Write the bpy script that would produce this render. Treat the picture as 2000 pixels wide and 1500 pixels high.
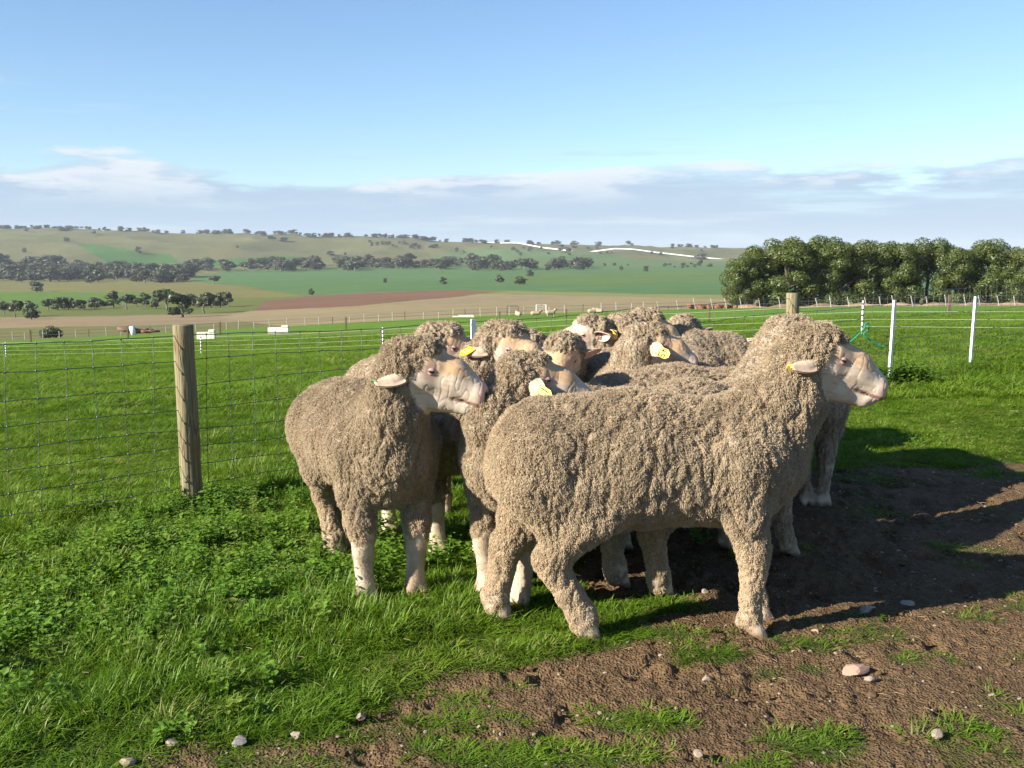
import bpy, math, random
import numpy as np
from mathutils import Vector, Matrix

random.seed(7)
RNG = np.random.default_rng(7)
for o in list(bpy.data.objects):
    bpy.data.objects.remove(o, do_unlink=True)
SC = bpy.context.scene
COL = SC.collection

# ------------------------------------------------------------------ camera
CAM_H = 1.35
FPX = 2000.0
PITCH = math.atan2(245.0, FPX)          # the eye level lies above the middle of the frame
cam_data = bpy.data.cameras.new('camera')
cam = bpy.data.objects.new('camera', cam_data)
COL.objects.link(cam)
cam.location = (0, 0, CAM_H)
cam.rotation_euler = (math.pi / 2 - PITCH, 0, 0)
cam_data.sensor_width = 36.0
cam_data.lens = 36.0
cam_data.clip_start = 0.05
cam_data.clip_end = 40000
SC.camera = cam

# ------------------------------------------------------------------ sky, sun, exposure
SUN_EL = math.radians(25)
SUN_TO = (0.89, 0.456)                   # the way the shadows fall on the ground
world = bpy.data.worlds.new('World')
SC.world = world
world.use_nodes = True
wn = world.node_tree
wn.nodes.clear()
def WN(t, **kw):
    n = wn.nodes.new(t)
    for k, v in kw.items():
        setattr(n, k, v)
    return n
def WM(op, a, b=None, clamp=False):
    n = WN('ShaderNodeMath', operation=op); n.use_clamp = clamp
    for i, s in enumerate((a, b)):
        if s is None: continue
        if isinstance(s, (int, float)): n.inputs[i].default_value = s
        else: wn.links.new(s, n.inputs[i])
    return n.outputs[0]
def WRANGE(v, a, b, lo=0.0, hi=1.0):
    n = WN('ShaderNodeMapRange', interpolation_type='SMOOTHSTEP')
    wn.links.new(v, n.inputs['Value'])
    for k, x in (('From Min', a), ('From Max', b), ('To Min', lo), ('To Max', hi)):
        if isinstance(x, (int, float)): n.inputs[k].default_value = x
        else: wn.links.new(x, n.inputs[k])
    return n.outputs[0]
def WNOISE(vec, scale, detail=5.0, rough=0.55):
    n = WN('ShaderNodeTexNoise'); n.inputs['Scale'].default_value = scale
    n.inputs['Detail'].default_value = detail; n.inputs['Roughness'].default_value = rough
    wn.links.new(vec, n.inputs['Vector'])
    return n.outputs['Fac']
def WMIX(f, a, b):
    n = WN('ShaderNodeMix', data_type='RGBA')
    wn.links.new(f, n.inputs[0])
    for i, s in ((6, a), (7, b)):
        if isinstance(s, tuple): n.inputs[i].default_value = (*s, 1)
        else: wn.links.new(s, n.inputs[i])
    return n.outputs[2]
sky = WN('ShaderNodeTexSky', sky_type='NISHITA')
sky.sun_disc = False
sky.sun_elevation = SUN_EL
sky.sun_rotation = math.atan2(-SUN_TO[0], -SUN_TO[1])
sky.altitude = 60
sky.air_density = 1.0
sky.dust_density = 0.2
sky.ozone_density = 3.0
tc = WN('ShaderNodeTexCoord')
sep = WN('ShaderNodeSeparateXYZ')
wn.links.new(tc.outputs['Generated'], sep.inputs[0])
def WMAP(scale, loc=(0, 0, 0)):
    m = WN('ShaderNodeMapping'); m.inputs['Scale'].default_value = scale; m.inputs['Location'].default_value = loc
    wn.links.new(tc.outputs['Generated'], m.inputs['Vector'])
    return m.outputs[0]
el = sep.outputs['Z']
n_big = WNOISE(WMAP((1, 1, 3.0), (0.31, 0.2, 0.0)), 3.2, 3)      # how high the bank of cloud reaches
n_mid = WNOISE(WMAP((1, 1, 5.5), (1.7, 0.4, 0.3)), 7.0, 6, 0.6)
n_str = WNOISE(WMAP((1, 1, 12), (0.3, 2.4, 0.9)), 5.0, 5, 0.6)
top = WM('ADD', WM('MULTIPLY', n_big, 0.075), 0.044)
dist = WM('SUBTRACT', WM('ADD', top, WM('MULTIPLY', WM('SUBTRACT', n_mid, 0.5), 0.065)), el)
bank = WRANGE(dist, -0.003, 0.009)
bank = WM('MULTIPLY', bank, WRANGE(n_str, 0.26, 0.5, 0.62, 0.93))
wisp = WM('MULTIPLY', WRANGE(n_str, 0.55, 0.72), WRANGE(el, 0.22, 0.07))
wisp = WM('MULTIPLY', wisp, 0.45)
amount = WM('MAXIMUM', bank, wisp)
lit = WM('MULTIPLY', WRANGE(dist, 0.040, 0.004), WRANGE(n_mid, 0.46, 0.60))
cloud = WMIX(lit, (2.65, 3.45, 4.45), (4.9, 5.15, 5.5))
deep = WN('ShaderNodeMix', data_type='RGBA', blend_type='MULTIPLY')
deep.inputs[0].default_value = 1.0
wn.links.new(sky.outputs[0], deep.inputs[6]); deep.inputs[7].default_value = (0.93, 1.0, 1.07, 1)
col = WMIX(amount, deep.outputs[2], cloud)
bg = WN('ShaderNodeBackground'); bg.inputs['Strength'].default_value = 0.065
wn.links.new(col, bg.inputs['Color'])
wout = WN('ShaderNodeOutputWorld')
wn.links.new(bg.outputs[0], wout.inputs['Surface'])

sun_data = bpy.data.lights.new('sun', 'SUN')
sun_data.energy = 5.0
sun_data.angle = math.radians(0.53)
sun_data.color = (1.0, 0.92, 0.79)
sun = bpy.data.objects.new('sun', sun_data)
COL.objects.link(sun)
sun.rotation_euler = Vector((SUN_TO[0] * math.cos(SUN_EL), SUN_TO[1] * math.cos(SUN_EL), -math.sin(SUN_EL))).to_track_quat('-Z', 'Y').to_euler()
SC.view_settings.view_transform = 'Standard'
SC.view_settings.look = 'None'
SC.view_settings.gamma = 1.0
SC.view_settings.use_curve_mapping = False
SC.view_settings.exposure = 1.45
SC.render.engine = 'CYCLES'
SC.cycles.max_bounces = 6
SC.cycles.volume_bounces = 0
SC.cycles.diffuse_bounces = 3
SC.cycles.transparent_max_bounces = 6
SC.cycles.use_denoising = True
SC.cycles.denoiser = 'OPENIMAGEDENOISE'
SC.cycles.denoising_input_passes = 'RGB_ALBEDO_NORMAL'
SC.cycles.denoising_prefilter = 'ACCURATE'

# ------------------------------------------------------------------ numpy noise
def _hash(i, j, k, s):
    i = i.astype(np.uint32); j = j.astype(np.uint32); k = k.astype(np.uint32)
    h = i * np.uint32(374761393) + j * np.uint32(668265263) + k * np.uint32(2147483647 - 58431) + np.uint32((s * 974711 + 12345) & 0xffffffff)
    h = (h ^ (h >> np.uint32(13))) * np.uint32(1274126177)
    h = (h ^ (h >> np.uint32(16))) * np.uint32(2246822519)
    return (h ^ (h >> np.uint32(15))).astype(np.float64) / 4294967295.0
def vnoise(P, seed=0):
    """smooth value noise in -1..1 at points P (n,3)"""
    I = np.floor(P).astype(np.int64); F = P - I
    F = F * F * (3 - 2 * F)
    r = 0.0
    for a in (0, 1):
        for b in (0, 1):
            for c in (0, 1):
                w = (F[:, 0] if a else 1 - F[:, 0]) * (F[:, 1] if b else 1 - F[:, 1]) * (F[:, 2] if c else 1 - F[:, 2])
                r = r + w * _hash(I[:, 0] + a, I[:, 1] + b, I[:, 2] + c, seed)
    return r * 2 - 1
def fbm(P, oct=4, seed=0, gain=0.5):
    r = 0.0; a = 1.0; t = 0.0
    for o in range(oct):
        r = r + a * vnoise(P * (2.03 ** o) + o * 17.3, seed + o); t += a; a *= gain
    return r / t
def worley(P, seed=0):
    """distance to the nearest and the second nearest feature point"""
    I = np.floor(P).astype(np.int64)
    f1 = np.full(len(P), 9.0); f2 = np.full(len(P), 9.0)
    for a in (-1, 0, 1):
        for b in (-1, 0, 1):
            for c in (-1, 0, 1):
                x, y, z = I[:, 0] + a, I[:, 1] + b, I[:, 2] + c
                d = np.sqrt((x + _hash(x, y, z, seed) - P[:, 0]) ** 2 + (y + _hash(x, y, z, seed + 1) - P[:, 1]) ** 2 + (z + _hash(x, y, z, seed + 2) - P[:, 2]) ** 2)
                m = d < f1
                f2 = np.where(m, f1, np.minimum(f2, d)); f1 = np.where(m, d, f1)
    return f1, f2
def sstep(a, b, x):
    t = np.clip((x - a) / (b - a), 0, 1)
    return t * t * (3 - 2 * t)
def n2(X, Y, s, oct=3, seed=0):
    X = np.asarray(X, float); Y = np.asarray(Y, float)
    return fbm(np.stack([X.ravel() * s, Y.ravel() * s, np.zeros(X.size)], 1), oct, seed).reshape(X.shape)

# ------------------------------------------------------------------ mesh and object helpers
def np_mesh(name, V, faces, smooth=True, attrs=None, mats=(), mat_index=None):
    """faces: one (n,k) int array or a list of them"""
    me = bpy.data.meshes.new(name)
    V = np.asarray(V, dtype=np.float32)
    fl = faces if isinstance(faces, list) else [faces]
    fl = [np.asarray(f, dtype=np.int32) for f in fl if len(f)]
    idx = np.concatenate([f.ravel() for f in fl]) if fl else np.zeros(0, np.int32)
    tot = np.concatenate([np.full(len(f), f.shape[1], np.int32) for f in fl]) if fl else np.zeros(0, np.int32)
    me.vertices.add(len(V)); me.vertices.foreach_set('co', V.ravel())
    me.loops.add(len(idx)); me.loops.foreach_set('vertex_index', idx)
    me.polygons.add(len(tot))
    st = np.concatenate([[0], np.cumsum(tot)[:-1]]).astype(np.int32) if len(tot) else tot
    me.polygons.foreach_set('loop_start', st); me.polygons.foreach_set('loop_total', tot)
    if mat_index is not None: me.polygons.foreach_set('material_index', np.asarray(mat_index, np.int32))
    me.polygons.foreach_set('use_smooth', np.full(len(tot), smooth, bool))
    for k, a in (attrs or {}).items():
        a = np.asarray(a, np.float32)
        if a.ndim == 1:
            at = me.attributes.new(k, 'FLOAT', 'POINT'); at.data.foreach_set('value', a)
        else:
            at = me.attributes.new(k, 'FLOAT_COLOR', 'POINT')
            at.data.foreach_set('color', np.concatenate([a, np.ones((len(a), 1), np.float32)], 1).ravel())
    for m in mats: me.materials.append(m)
    me.update(calc_edges=True)
    return me
def obj(name, me, parent=None, loc=(0, 0, 0), rot=(0, 0, 0), scale=1.0):
    o = bpy.data.objects.new(name, me)
    COL.objects.link(o)
    o.location = loc; o.rotation_euler = rot
    o.scale = (scale,) * 3 if isinstance(scale, (int, float)) else scale
    if parent is not None: o.parent = parent
    return o
def tag(o, label=None, cat=None, group=None, kind=None):
    if label: o['label'] = label
    if cat: o['category'] = cat
    if group: o['group'] = group
    if kind: o['kind'] = kind
    return o
def empty(name, loc=(0, 0, 0), rz=0.0):
    o = bpy.data.objects.new(name, None); COL.objects.link(o)
    o.location = loc; o.rotation_euler = (0, 0, rz); o.empty_display_size = 0.1
    return o
class MB:
    """collects simple shapes for one mesh"""
    def __init__(s): s.v = []; s.f = []; s.m = []; s.n = 0
    def add(s, V, F, mi=0):
        s.v.append(np.asarray(V, float)); F = [tuple(int(i) + s.n for i in f) for f in F]
        s.f += F; s.m += [mi] * len(F); s.n += len(V)
    def tube(s, pts, rad, seg=8, cap=True, mi=0):
        pts = [Vector(p) for p in pts]; rad = [rad] * len(pts) if isinstance(rad, (int, float)) else rad
        V = []; F = []
        up = None
        for i, p in enumerate(pts):
            d = (pts[min(i + 1, len(pts) - 1)] - pts[max(i - 1, 0)]).normalized()
            if up is None: up = Vector((0, 0, 1)) if abs(d.z) < 0.9 else Vector((1, 0, 0))
            a = d.cross(up).normalized(); b = a.cross(d).normalized(); up = b
            for k in range(seg):
                t = 2 * math.pi * k / seg
                V.append(p + (a * math.cos(t) + b * math.sin(t)) * rad[i])
        for i in range(len(pts) - 1):
            for k in range(seg):
                F.append((i * seg + k, i * seg + (k + 1) % seg, (i + 1) * seg + (k + 1) % seg, (i + 1) * seg + k))
        if cap:
            F.append(tuple(range(seg))[::-1]); F.append(tuple((len(pts) - 1) * seg + k for k in range(seg)))
        s.add(V, F, mi)
    def box(s, c, h, R=None, mi=0):
        V = [Vector((x * h[0], y * h[1], z * h[2])) for x in (-1, 1) for y in (-1, 1) for z in (-1, 1)]
        if R is not None: V = [R @ v for v in V]
        V = [v + Vector(c) for v in V]
        s.add(V, [(0, 1, 3, 2), (4, 6, 7, 5), (0, 4, 5, 1), (2, 3, 7, 6), (0, 2, 6, 4), (1, 5, 7, 3)], mi)
    def mesh(s, name, mats, smooth=False):
        me = bpy.data.meshes.new(name)
        V = np.concatenate(s.v) if s.v else np.zeros((0, 3))
        me.from_pydata([tuple(v) for v in V], [], s.f)
        me.polygons.foreach_set('material_index', np.asarray(s.m, np.int32))
        me.polygons.foreach_set('use_smooth', np.full(len(s.f), smooth, bool))
        for m in mats: me.materials.append(m)
        me.update()
        return me

# ------------------------------------------------------------------ material helper
class Mat:
    def __init__(s, name):
        s.m = bpy.data.materials.new(name); s.m.use_nodes = True
        s.t = s.m.node_tree; s.t.nodes.clear()
        s.out = s.t.nodes.new('ShaderNodeOutputMaterial')
    def n(s, t, **kw):
        x = s.t.nodes.new(t)
        for k, v in kw.items(): setattr(x, k, v)
        return x
    def put(s, inp, v):
        if v is None: return
        if isinstance(v, (int, float)): inp.default_value = v
        elif isinstance(v, tuple): inp.default_value = (*v, 1) if len(v) == 3 and inp.type == 'RGBA' else v
        else: s.t.links.new(v, inp)
    def math(s, op, a, b=None, c=None, clamp=False):
        x = s.n('ShaderNodeMath', operation=op); x.use_clamp = clamp
        for i, v in enumerate((a, b, c)): s.put(x.inputs[i], v) if v is not None else None
        return x.outputs[0]
    def rng(s, v, a, b, lo=0.0, hi=1.0):
        x = s.n('ShaderNodeMapRange', interpolation_type='SMOOTHSTEP')
        s.put(x.inputs[0], v)
        for i, q in enumerate((a, b, lo, hi)): s.put(x.inputs[i + 1], q)
        return x.outputs[0]
    def mix(s, f, a, b, blend='MIX'):
        x = s.n('ShaderNodeMix', data_type='RGBA', blend_type=blend)
        s.put(x.inputs[0], f); s.put(x.inputs[6], a); s.put(x.inputs[7], b)
        return x.outputs[2]
    def coord(s, which='Object', scale=None):
        o = s.n('ShaderNodeTexCoord').outputs[which]
        if scale is None: return o
        m = s.n('ShaderNodeMapping'); s.put(m.inputs['Vector'], o); m.inputs['Scale'].default_value = scale
        return m.outputs[0]
    def noise(s, vec, scale, detail=3.0, rough=0.5):
        x = s.n('ShaderNodeTexNoise'); s.put(x.inputs['Vector'], vec)
        x.inputs['Scale'].default_value = scale; x.inputs['Detail'].default_value = detail; x.inputs['Roughness'].default_value = rough
        return x.outputs['Fac']
    def vor(s, vec, scale, feature='F1'):
        x = s.n('ShaderNodeTexVoronoi', feature=feature); s.put(x.inputs['Vector'], vec); x.inputs['Scale'].default_value = scale
        return x.outputs['Distance']
    def attr(s, name, out='Fac'):
        x = s.n('ShaderNodeAttribute', attribute_name=name)
        return x.outputs[out]
    def bump(s, h, strength=0.5, dist=0.01):
        x = s.n('ShaderNodeBump'); s.put(x.inputs['Height'], h)
        x.inputs['Strength'].default_value = strength; x.inputs['Distance'].default_value = dist
        return x.outputs[0]
    def pbr(s, color, rough=0.8, normal=None, spec=0.3, metal=0.0, sheen=0.0, sss=0.0):
        x = s.n('ShaderNodeBsdfPrincipled')
        s.put(x.inputs['Base Color'], color); s.put(x.inputs['Roughness'], rough)
        s.put(x.inputs['Normal'], normal); s.put(x.inputs['Specular IOR Level'], spec); s.put(x.inputs['Metallic'], metal)
        if sheen: x.inputs['Sheen Weight'].default_value = sheen
        if sss:
            x.inputs['Subsurface Weight'].default_value = sss; x.inputs['Subsurface Scale'].default_value = 0.006
        s.t.links.new(x.outputs[0], s.out.inputs['Surface'])
        return s.m
    def leaf(s, color, trans=None, k=0.35, rough=0.45, gloss=0.06):
        d = s.n('ShaderNodeBsdfDiffuse'); s.put(d.inputs['Color'], color)
        t = s.n('ShaderNodeBsdfTranslucent'); s.put(t.inputs['Color'], trans if trans is not None else color)
        m = s.n('ShaderNodeMixShader'); m.inputs[0].default_value = k
        s.t.links.new(d.outputs[0], m.inputs[1]); s.t.links.new(t.outputs[0], m.inputs[2])
        g = s.n('ShaderNodeBsdfGlossy'); g.inputs['Roughness'].default_value = rough; g.inputs['Color'].default_value = (1, 1, 1, 1)
        m2 = s.n('ShaderNodeMixShader'); m2.inputs[0].default_value = gloss
        s.t.links.new(m.outputs[0], m2.inputs[1]); s.t.links.new(g.outputs[0], m2.inputs[2])
        s.t.links.new(m2.outputs[0], s.out.inputs['Surface'])
        return s.m
def simple_mat(name, color, rough=0.7, var=0.25, scale=20.0, bump=0.2, dist=0.004, metal=0.0, spec=0.3, stretch=(1, 1, 1)):
    m = Mat(name); v = m.coord('Object', stretch)
    nz = m.noise(v, scale, 5, 0.6)
    dark = tuple(c * (1 - var) for c in color); light = tuple(min(1, c * (1 + var)) for c in color)
    return m.pbr(m.mix(m.rng(nz, 0.3, 0.7), dark, light), rough, m.bump(nz, bump, dist), spec, metal)

# ------------------------------------------------------------------ from a place in the photograph to a place on the ground
CP, SP = math.cos(PITCH), math.sin(PITCH)
def ray(px, py):
    a = (px - 1000.0) / FPX; b = (750.0 - py) / FPX
    return np.array([a, CP + b * SP, -SP + b * CP])
def at(px, py, Y):
    d = ray(px, py); t = Y / d[1]
    return Vector((d[0] * t, Y, CAM_H + d[2] * t))
def project(X, Y, Z):
    z = Z - CAM_H
    dep = Y * CP - z * SP
    up = Y * SP + z * CP
    dep = np.maximum(dep, 1e-3)
    return 1000 + FPX * X / dep, 750 - FPX * up / dep

# ------------------------------------------------------------------ the lie of the land
_xs = np.array([-300, 0, 350, 700, 1050, 1430, 1750, 2000, 2300]); _us = (_xs - 1000) / FPX
_rows = [
 (6.0,   [0, 0, 0, 0, 0, 0, 0, 0, 0]),
 (10.0,  [-.10, -.08, -.05, 0, .02, .05, .09, .10, .10]),
 (20.0,  [-.85, -.80, -.65, -.55, -.35, -.15, 0.0, .08, .1]),
 (35.0,  [-2.2, -2.1, -1.9, -1.7, -1.4, -1.1, -.8, -.7, -.7]),
 (70.0,  [-4.7, -4.5, -4.0, -3.6, -3.2, -2.7, -2.2, -2.1, -2.1]),
 (130.0, [-9.6, -9.1, -7.9, -6.7, -5.4, -4.8, -4.6, -4.5, -4.5]),
 (200.0, [-14.2, -13.7, -12.2, -10.0, -8.6, -7.8, -7.3, -7.2, -7.2]),
 (350.0, [-21, -20.5, -18.4, -15.3, -13.9, -13.2, -12.9, -12.7, -12.7]),
 (600.0, [-26, -25.6, -23.5, -19.6, -18.2, -16.7, -15.5, -15, -15]),
 (1000., [-28, -27, -24, -20.6, -18.6, -17, -16.3, -16, -16]),
 (1500., [-31, -30, -27, -17, -13.6, -10, -9, -9, -9]),
 (2000., [-8, -8.6, -3.6, -5.6, -1.6, -5.6, -5, -5, -5]),
 (2600., [40, 36, 27, 23, 16, 4, 4, 4, 4]),
 (3200., [104, 104, 91, 73, 45, 20, 18, 18, 18]),
 (4500., [60, 60, 60, 50, 48, 38, 36, 36, 36]),
 (7000., [60, 60, 60, 55, 55, 55, 55, 55, 55]),
 (14000., [60, 60, 60, 60, 60, 60, 60, 60, 60])]
_lY = np.log(np.array([r[0] for r in _rows])); _Z = np.array([r[1] for r in _rows], float)
_gu = np.linspace(_us[0], _us[-1], 105); _gl = np.linspace(_lY[0] - 1.2, _lY[-1], 420)
_T = np.stack([np.interp(_gu, _us, r) for r in _Z])
_Yk = np.exp(_lY)
_G = np.stack([np.interp(np.exp(_gl), _Yk, _T[:, j]) for j in range(len(_gu))], 1)
for _ in range(3):
    P_ = np.pad(_G, ((4, 4), (5, 5)), 'edge')
    _G = sum(P_[i:i + _G.shape[0], 5:-5] for i in range(9)) / 9.0
    P_ = np.pad(_G, ((4, 4), (5, 5)), 'edge')
    _G = sum(P_[4:-4, j:j + _G.shape[1]] for j in range(11)) / 11.0
def height(X, Y):
    X = np.asarray(X, float); Y = np.asarray(Y, float)
    R = np.hypot(X, Y)
    ang = np.arctan2(X, Y)
    u = np.clip(np.tan(np.clip(ang, -0.58, 0.58)), _gu[0], _gu[-1])
    D = np.maximum(R / np.sqrt(1 + u * u), 1.0)          # depth along the line of sight
    fu = np.clip((u - _gu[0]) / (_gu[1] - _gu[0]), 0, len(_gu) - 1.001)
    fl = np.clip((np.log(D) - _gl[0]) / (_gl[1] - _gl[0]), 0, len(_gl) - 1.001)
    i = fl.astype(int); j = fu.astype(int); a = fl - i; b = fu - j
    z = _G[i, j] * (1 - a) * (1 - b) + _G[i + 1, j] * a * (1 - b) + _G[i, j + 1] * (1 - a) * b + _G[i + 1, j + 1] * a * b
    z = z * (1 - 0.9 * sstep(1.2, 2.6, np.abs(ang)))
    far = sstep(1700, 2600, D)
    if np.any(far > 0):
        w = n2(X * 0.6 + Y * 0.35, Y * 0.8 - X * 0.5, 1 / 330.0, 4, 91)
        z = z + far * (sstep(5200, 3000, D) * 0.9 + 0.1) * (1 - np.abs(w) * 2.2 - 0.35) * 24 * np.where(D > 3100, 0.30, 1.0)
    mid = sstep(140, 400, D) * sstep(2000, 900, D)
    if np.any(mid > 0): z = z + mid * n2(X, Y, 1 / 160.0, 3, 17) * 1.2
    return z
def on_ground(px, py, lo=2.0, hi=4200.0):
    """where the sight line through a pixel first meets the land"""
    d = ray(px, py)
    Ys = np.exp(np.linspace(math.log(lo), math.log(hi), 2600)); t = Ys / d[1]
    X = d[0] * t; Z = CAM_H + d[2] * t; h = height(X, Ys)
    k = np.argmax(Z <= h)
    if not (Z <= h).any(): k = int(np.argmin(Z - h))
    return Vector((X[k], Ys[k], h[k]))
def ground_pt(px, Y):
    """a point of the land in the direction of column px, Y metres out"""
    X = (px - 1000) / FPX * Y / CP
    for _ in range(6):
        z = float(height(X, Y)); dep = Y * CP - (z - CAM_H) * SP; X = (px - 1000) / FPX * dep
    return Vector((X, Y, float(height(X, Y))))
def flat_pt(px, py):
    d = ray(px, py); t = -CAM_H / d[2]
    return d[0] * t, d[1] * t
def inside(poly, X, Y):
    X = np.asarray(X, float); Y = np.asarray(Y, float)
    r = np.zeros(X.shape, bool); n = len(poly)
    for i in range(n):
        x1, y1 = poly[i]; x2, y2 = poly[(i + 1) % n]
        c = ((y1 > Y) != (y2 > Y)) & (X < (x2 - x1) * (Y - y1) / (y2 - y1 + 1e-12) + x1)
        r ^= c
    return r

# ------------------------------------------------------------------ where grass grows and where the soil is bare
SOIL = [flat_pt(*p) for p in [(60, 1640), (200, 1530), (270, 1490), (350, 1462), (450, 1445), (590, 1428), (700, 1388), (800, 1350), (880, 1320), (960, 1300),
        (1060, 1282), (1180, 1262), (1240, 1235), (1210, 1190), (1130, 1170), (1090, 1130), (1120, 1060), (1230, 1000), (1400, 950), (1560, 925), (1700, 917),
        (1850, 914), (2000, 908), (2300, 905), (2900, 900), (3400, 1700), (1000, 2300), (60, 2000)]]
# tufts that grow on the bare soil: column, row, half-width and half-depth in metres, how thick
PATCH = [(1385, 1292, .16, .05, .9), (1240, 1398, .14, .06, .9), (1060, 1470, .30, .06, .95), (960, 1475, .15, .05, .7), (870, 1405, .12, .03, .6), (900, 1362, .09, .03, .7),
         (1010, 1392, .08, .03, .6), (940, 1385, .10, .03, .5), (690, 1430, .05, .03, .6), (830, 1450, .06, .03, .6), (1580, 1268, .12, .03, .7), (1700, 1235, .10, .05, .6),
         (1640, 1205, .10, .02, .6), (1590, 1440, .16, .07, .8), (1480, 1490, .10, .04, .7), (1890, 1205, .12, .04, .5), (1990, 1180, .10, .04, .5), (1760, 1290, .06, .03, .6),
         (1860, 1288, .05, .02, .7), (1580, 1312, .05, .02, .7), (1900, 1450, .15, .08, .35), (1960, 1390, .1, .06, .3), (1290, 1190, .22, .07, .8), (1230, 1250, .26, .05, .8),
         (1120, 1255, .22, .08, .9), (1490, 1320, .05, .02, .7), (1510, 1250, .06, .02, .6), (1380, 1100, .05, .03, .3), (1440, 1490, .1, .03, .6), (730, 1430, .12, .03, .4),
         (1700, 1000, .2, .1, .25), (1900, 1070, .2, .05, .4), (1960, 930, .3, .1, .4), (1680, 940, .25, .08, .6), (520, 1480, .18, .03, .6), (590, 1490, .12, .03, .6), (650, 1475, .1, .03, .5)]
PATCH = [(*flat_pt(a, b), c, d * 1.6, e) for a, b, c, d, e in PATCH]
def cover(X, Y):
    """how thickly grass covers the ground, 0 to 1"""
    X = np.asarray(X, float); Y = np.asarray(Y, float)
    j1 = n2(X, Y, 3.0, 3, 5) * 0.10; j2 = n2(X, Y, 3.0, 3, 6) * 0.10
    acc = 0.0
    for a, b in ((0, 0), (.035, .02), (-.03, .035), (.02, -.04), (-.035, -.03)):
        acc = acc + inside(SOIL, X + j1 + a, Y + j2 + b)
    g = 1 - acc / 5.0
    near = (np.abs(X) < 6) & (Y < 9)
    p = np.zeros(X.shape)
    for x, y, w, d, k in PATCH:
        r = ((X + j1 * .7 - x) / w) ** 2 + ((Y + j2 * .7 - y) / d) ** 2
        p = np.maximum(p, k * sstep(1.25, 0.35, r))
    spk = sstep(0.42, 0.62, n2(X, Y, 4.5, 3, 33)) * 0.22
    return np.where(near, np.maximum(np.maximum(g, p), spk), g)

# ------------------------------------------------------------------ ground materials
def paddock_material():
    m = Mat('paddock_ground'); P = m.coord('Object')
    soil = m.attr('soil')
    n1 = m.noise(P, 2.2, 5, 0.6); n3 = m.noise(P, 34, 4, 0.65); n4 = m.noise(P, 140, 3, 0.6)
    tone = m.mix(m.rng(n1, .3, .7), (.076, .047, .024), (.122, .077, .040))
    tone = m.mix(m.rng(n3, .35, .72), tone, (.140, .090, .049))
    tone = m.mix(m.rng(n4, .62, .74, 0, .8), tone, (.30, .22, .145))
    f1 = m.noise(P, 0.22, 6, 0.65); f2 = m.noise(m.coord('Object', (1, .35, 1)), 1.4, 5, 0.65); f3 = m.noise(P, 18, 3, .6)
    far = m.attr('far')
    green = m.mix(m.rng(f1, .3, .7), (.080, .175, .012), (.128, .225, .018))
    green = m.mix(m.rng(f2, .45, .75, 0, .8), green, (.185, .215, .032))
    green = m.mix(m.rng(f3, .3, .7, 0, .45), green, (.040, .090, .010))
    under = m.mix(m.rng(f3, .3, .7), (.030, .046, .010), (.048, .075, .014))
    g = m.mix(far, under, green)
    g = m.mix(m.attr('bare'), g, m.mix(m.rng(f3, .3, .7), (.15, .09, .045), (.21, .15, .08)))
    c = m.mix(soil, g, tone)
    vv = m.vor(P, 105); h = m.math('ADD', m.math('MULTIPLY', n3, .8), m.math('ADD', m.math('MULTIPLY', n4, .12), m.math('MULTIPLY', m.rng(vv, .1, .7, .45, 0), .6)))
    return m.pbr(c, .95, m.bump(h, 1.0, .020), .12)
def land_material():
    m = Mat('valley_land'); P = m.coord('Object')
    c = m.attr('field', 'Color')
    n1 = m.noise(P, .012, 6, .62); n3 = m.noise(P, .09, 5, .65); n4 = m.noise(m.coord('Object', (.004, .06, .05)), 1.0, 4, .6)
    c = m.mix(m.rng(n1, .3, .7, 0, .35), c, m.mix(1.0, c, (1.45, 1.30, 1.10), 'MULTIPLY'))
    c = m.mix(m.rng(n3, .35, .75, 0, .42), c, m.mix(1.0, c, (.60, .64, .62), 'MULTIPLY'))
    c = m.mix(m.rng(n4, .5, .7, 0, .25), c, m.mix(1.0, c, (1.35, 1.22, 1.05), 'MULTIPLY'))
    return m.pbr(c, .95, m.bump(n3, .5, 1.5), .05)

# ------------------------------------------------------------------ the ground, from under the camera to the horizon
def theta_cols(inner, n_in, n_out):
    t = np.linspace(-inner, inner, n_in)
    side = np.linspace(inner, math.pi, n_out + 1)[1:]
    return np.concatenate([-side[::-1], t, side])
def fan(th, R):
    T, RR = np.meshgrid(th, R)                      # rows: radius
    return RR * np.sin(T), RR * np.cos(T)
def fan_faces(nr, nc):
    i = np.arange(nr - 1)[:, None] * nc + np.arange(nc - 1)[None, :]
    return np.stack([i, i + 1, i + nc + 1, i + nc], -1).reshape(-1, 4)
TH1 = theta_cols(.62, 430, 22)
R1 = np.concatenate([[.05, .5, 1.0, 1.6], np.exp(np.arange(math.log(2.1), math.log(9.0), .0042)), np.exp(np.linspace(math.log(9.05), math.log(132.0), 190))])
X, Y = fan(TH1, R1)
CV = np.zeros(X.shape); nr_ = int((R1 < 14).sum())
CV[:] = 1.0
CV[:nr_] = cover(X[:nr_], Y[:nr_])
Z = height(X, Y)
k = int((R1 < 9.0).sum())
Pn = np.stack([X[:k].ravel(), Y[:k].ravel(), np.zeros(k * X.shape[1])], 1)
soil_ = 1 - CV[:k].ravel()
rel = fbm(Pn * 1.7, 3, 3) * .022
f1, f2 = worley(Pn * np.array([17, 17, 1]) + fbm(Pn * 9, 2, 9)[:, None] * .5, 11)
g1, g2 = worley(Pn * np.array([44, 44, 1]), 21)
hoofs = fbm(Pn * 7.5, 3, 40)
rel += soil_ * (np.clip(.60 - f1, 0, 1) * .034 * sstep(-.15, .5, fbm(Pn * 4, 2, 51)) + np.clip(.55 - g1, 0, 1) * .020 - sstep(.12, .5, hoofs) * .022 + fbm(Pn * 22, 3, 8) * .007)
fade = sstep(9.0, 6.5, np.hypot(Pn[:, 0], Pn[:, 1]))
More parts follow.
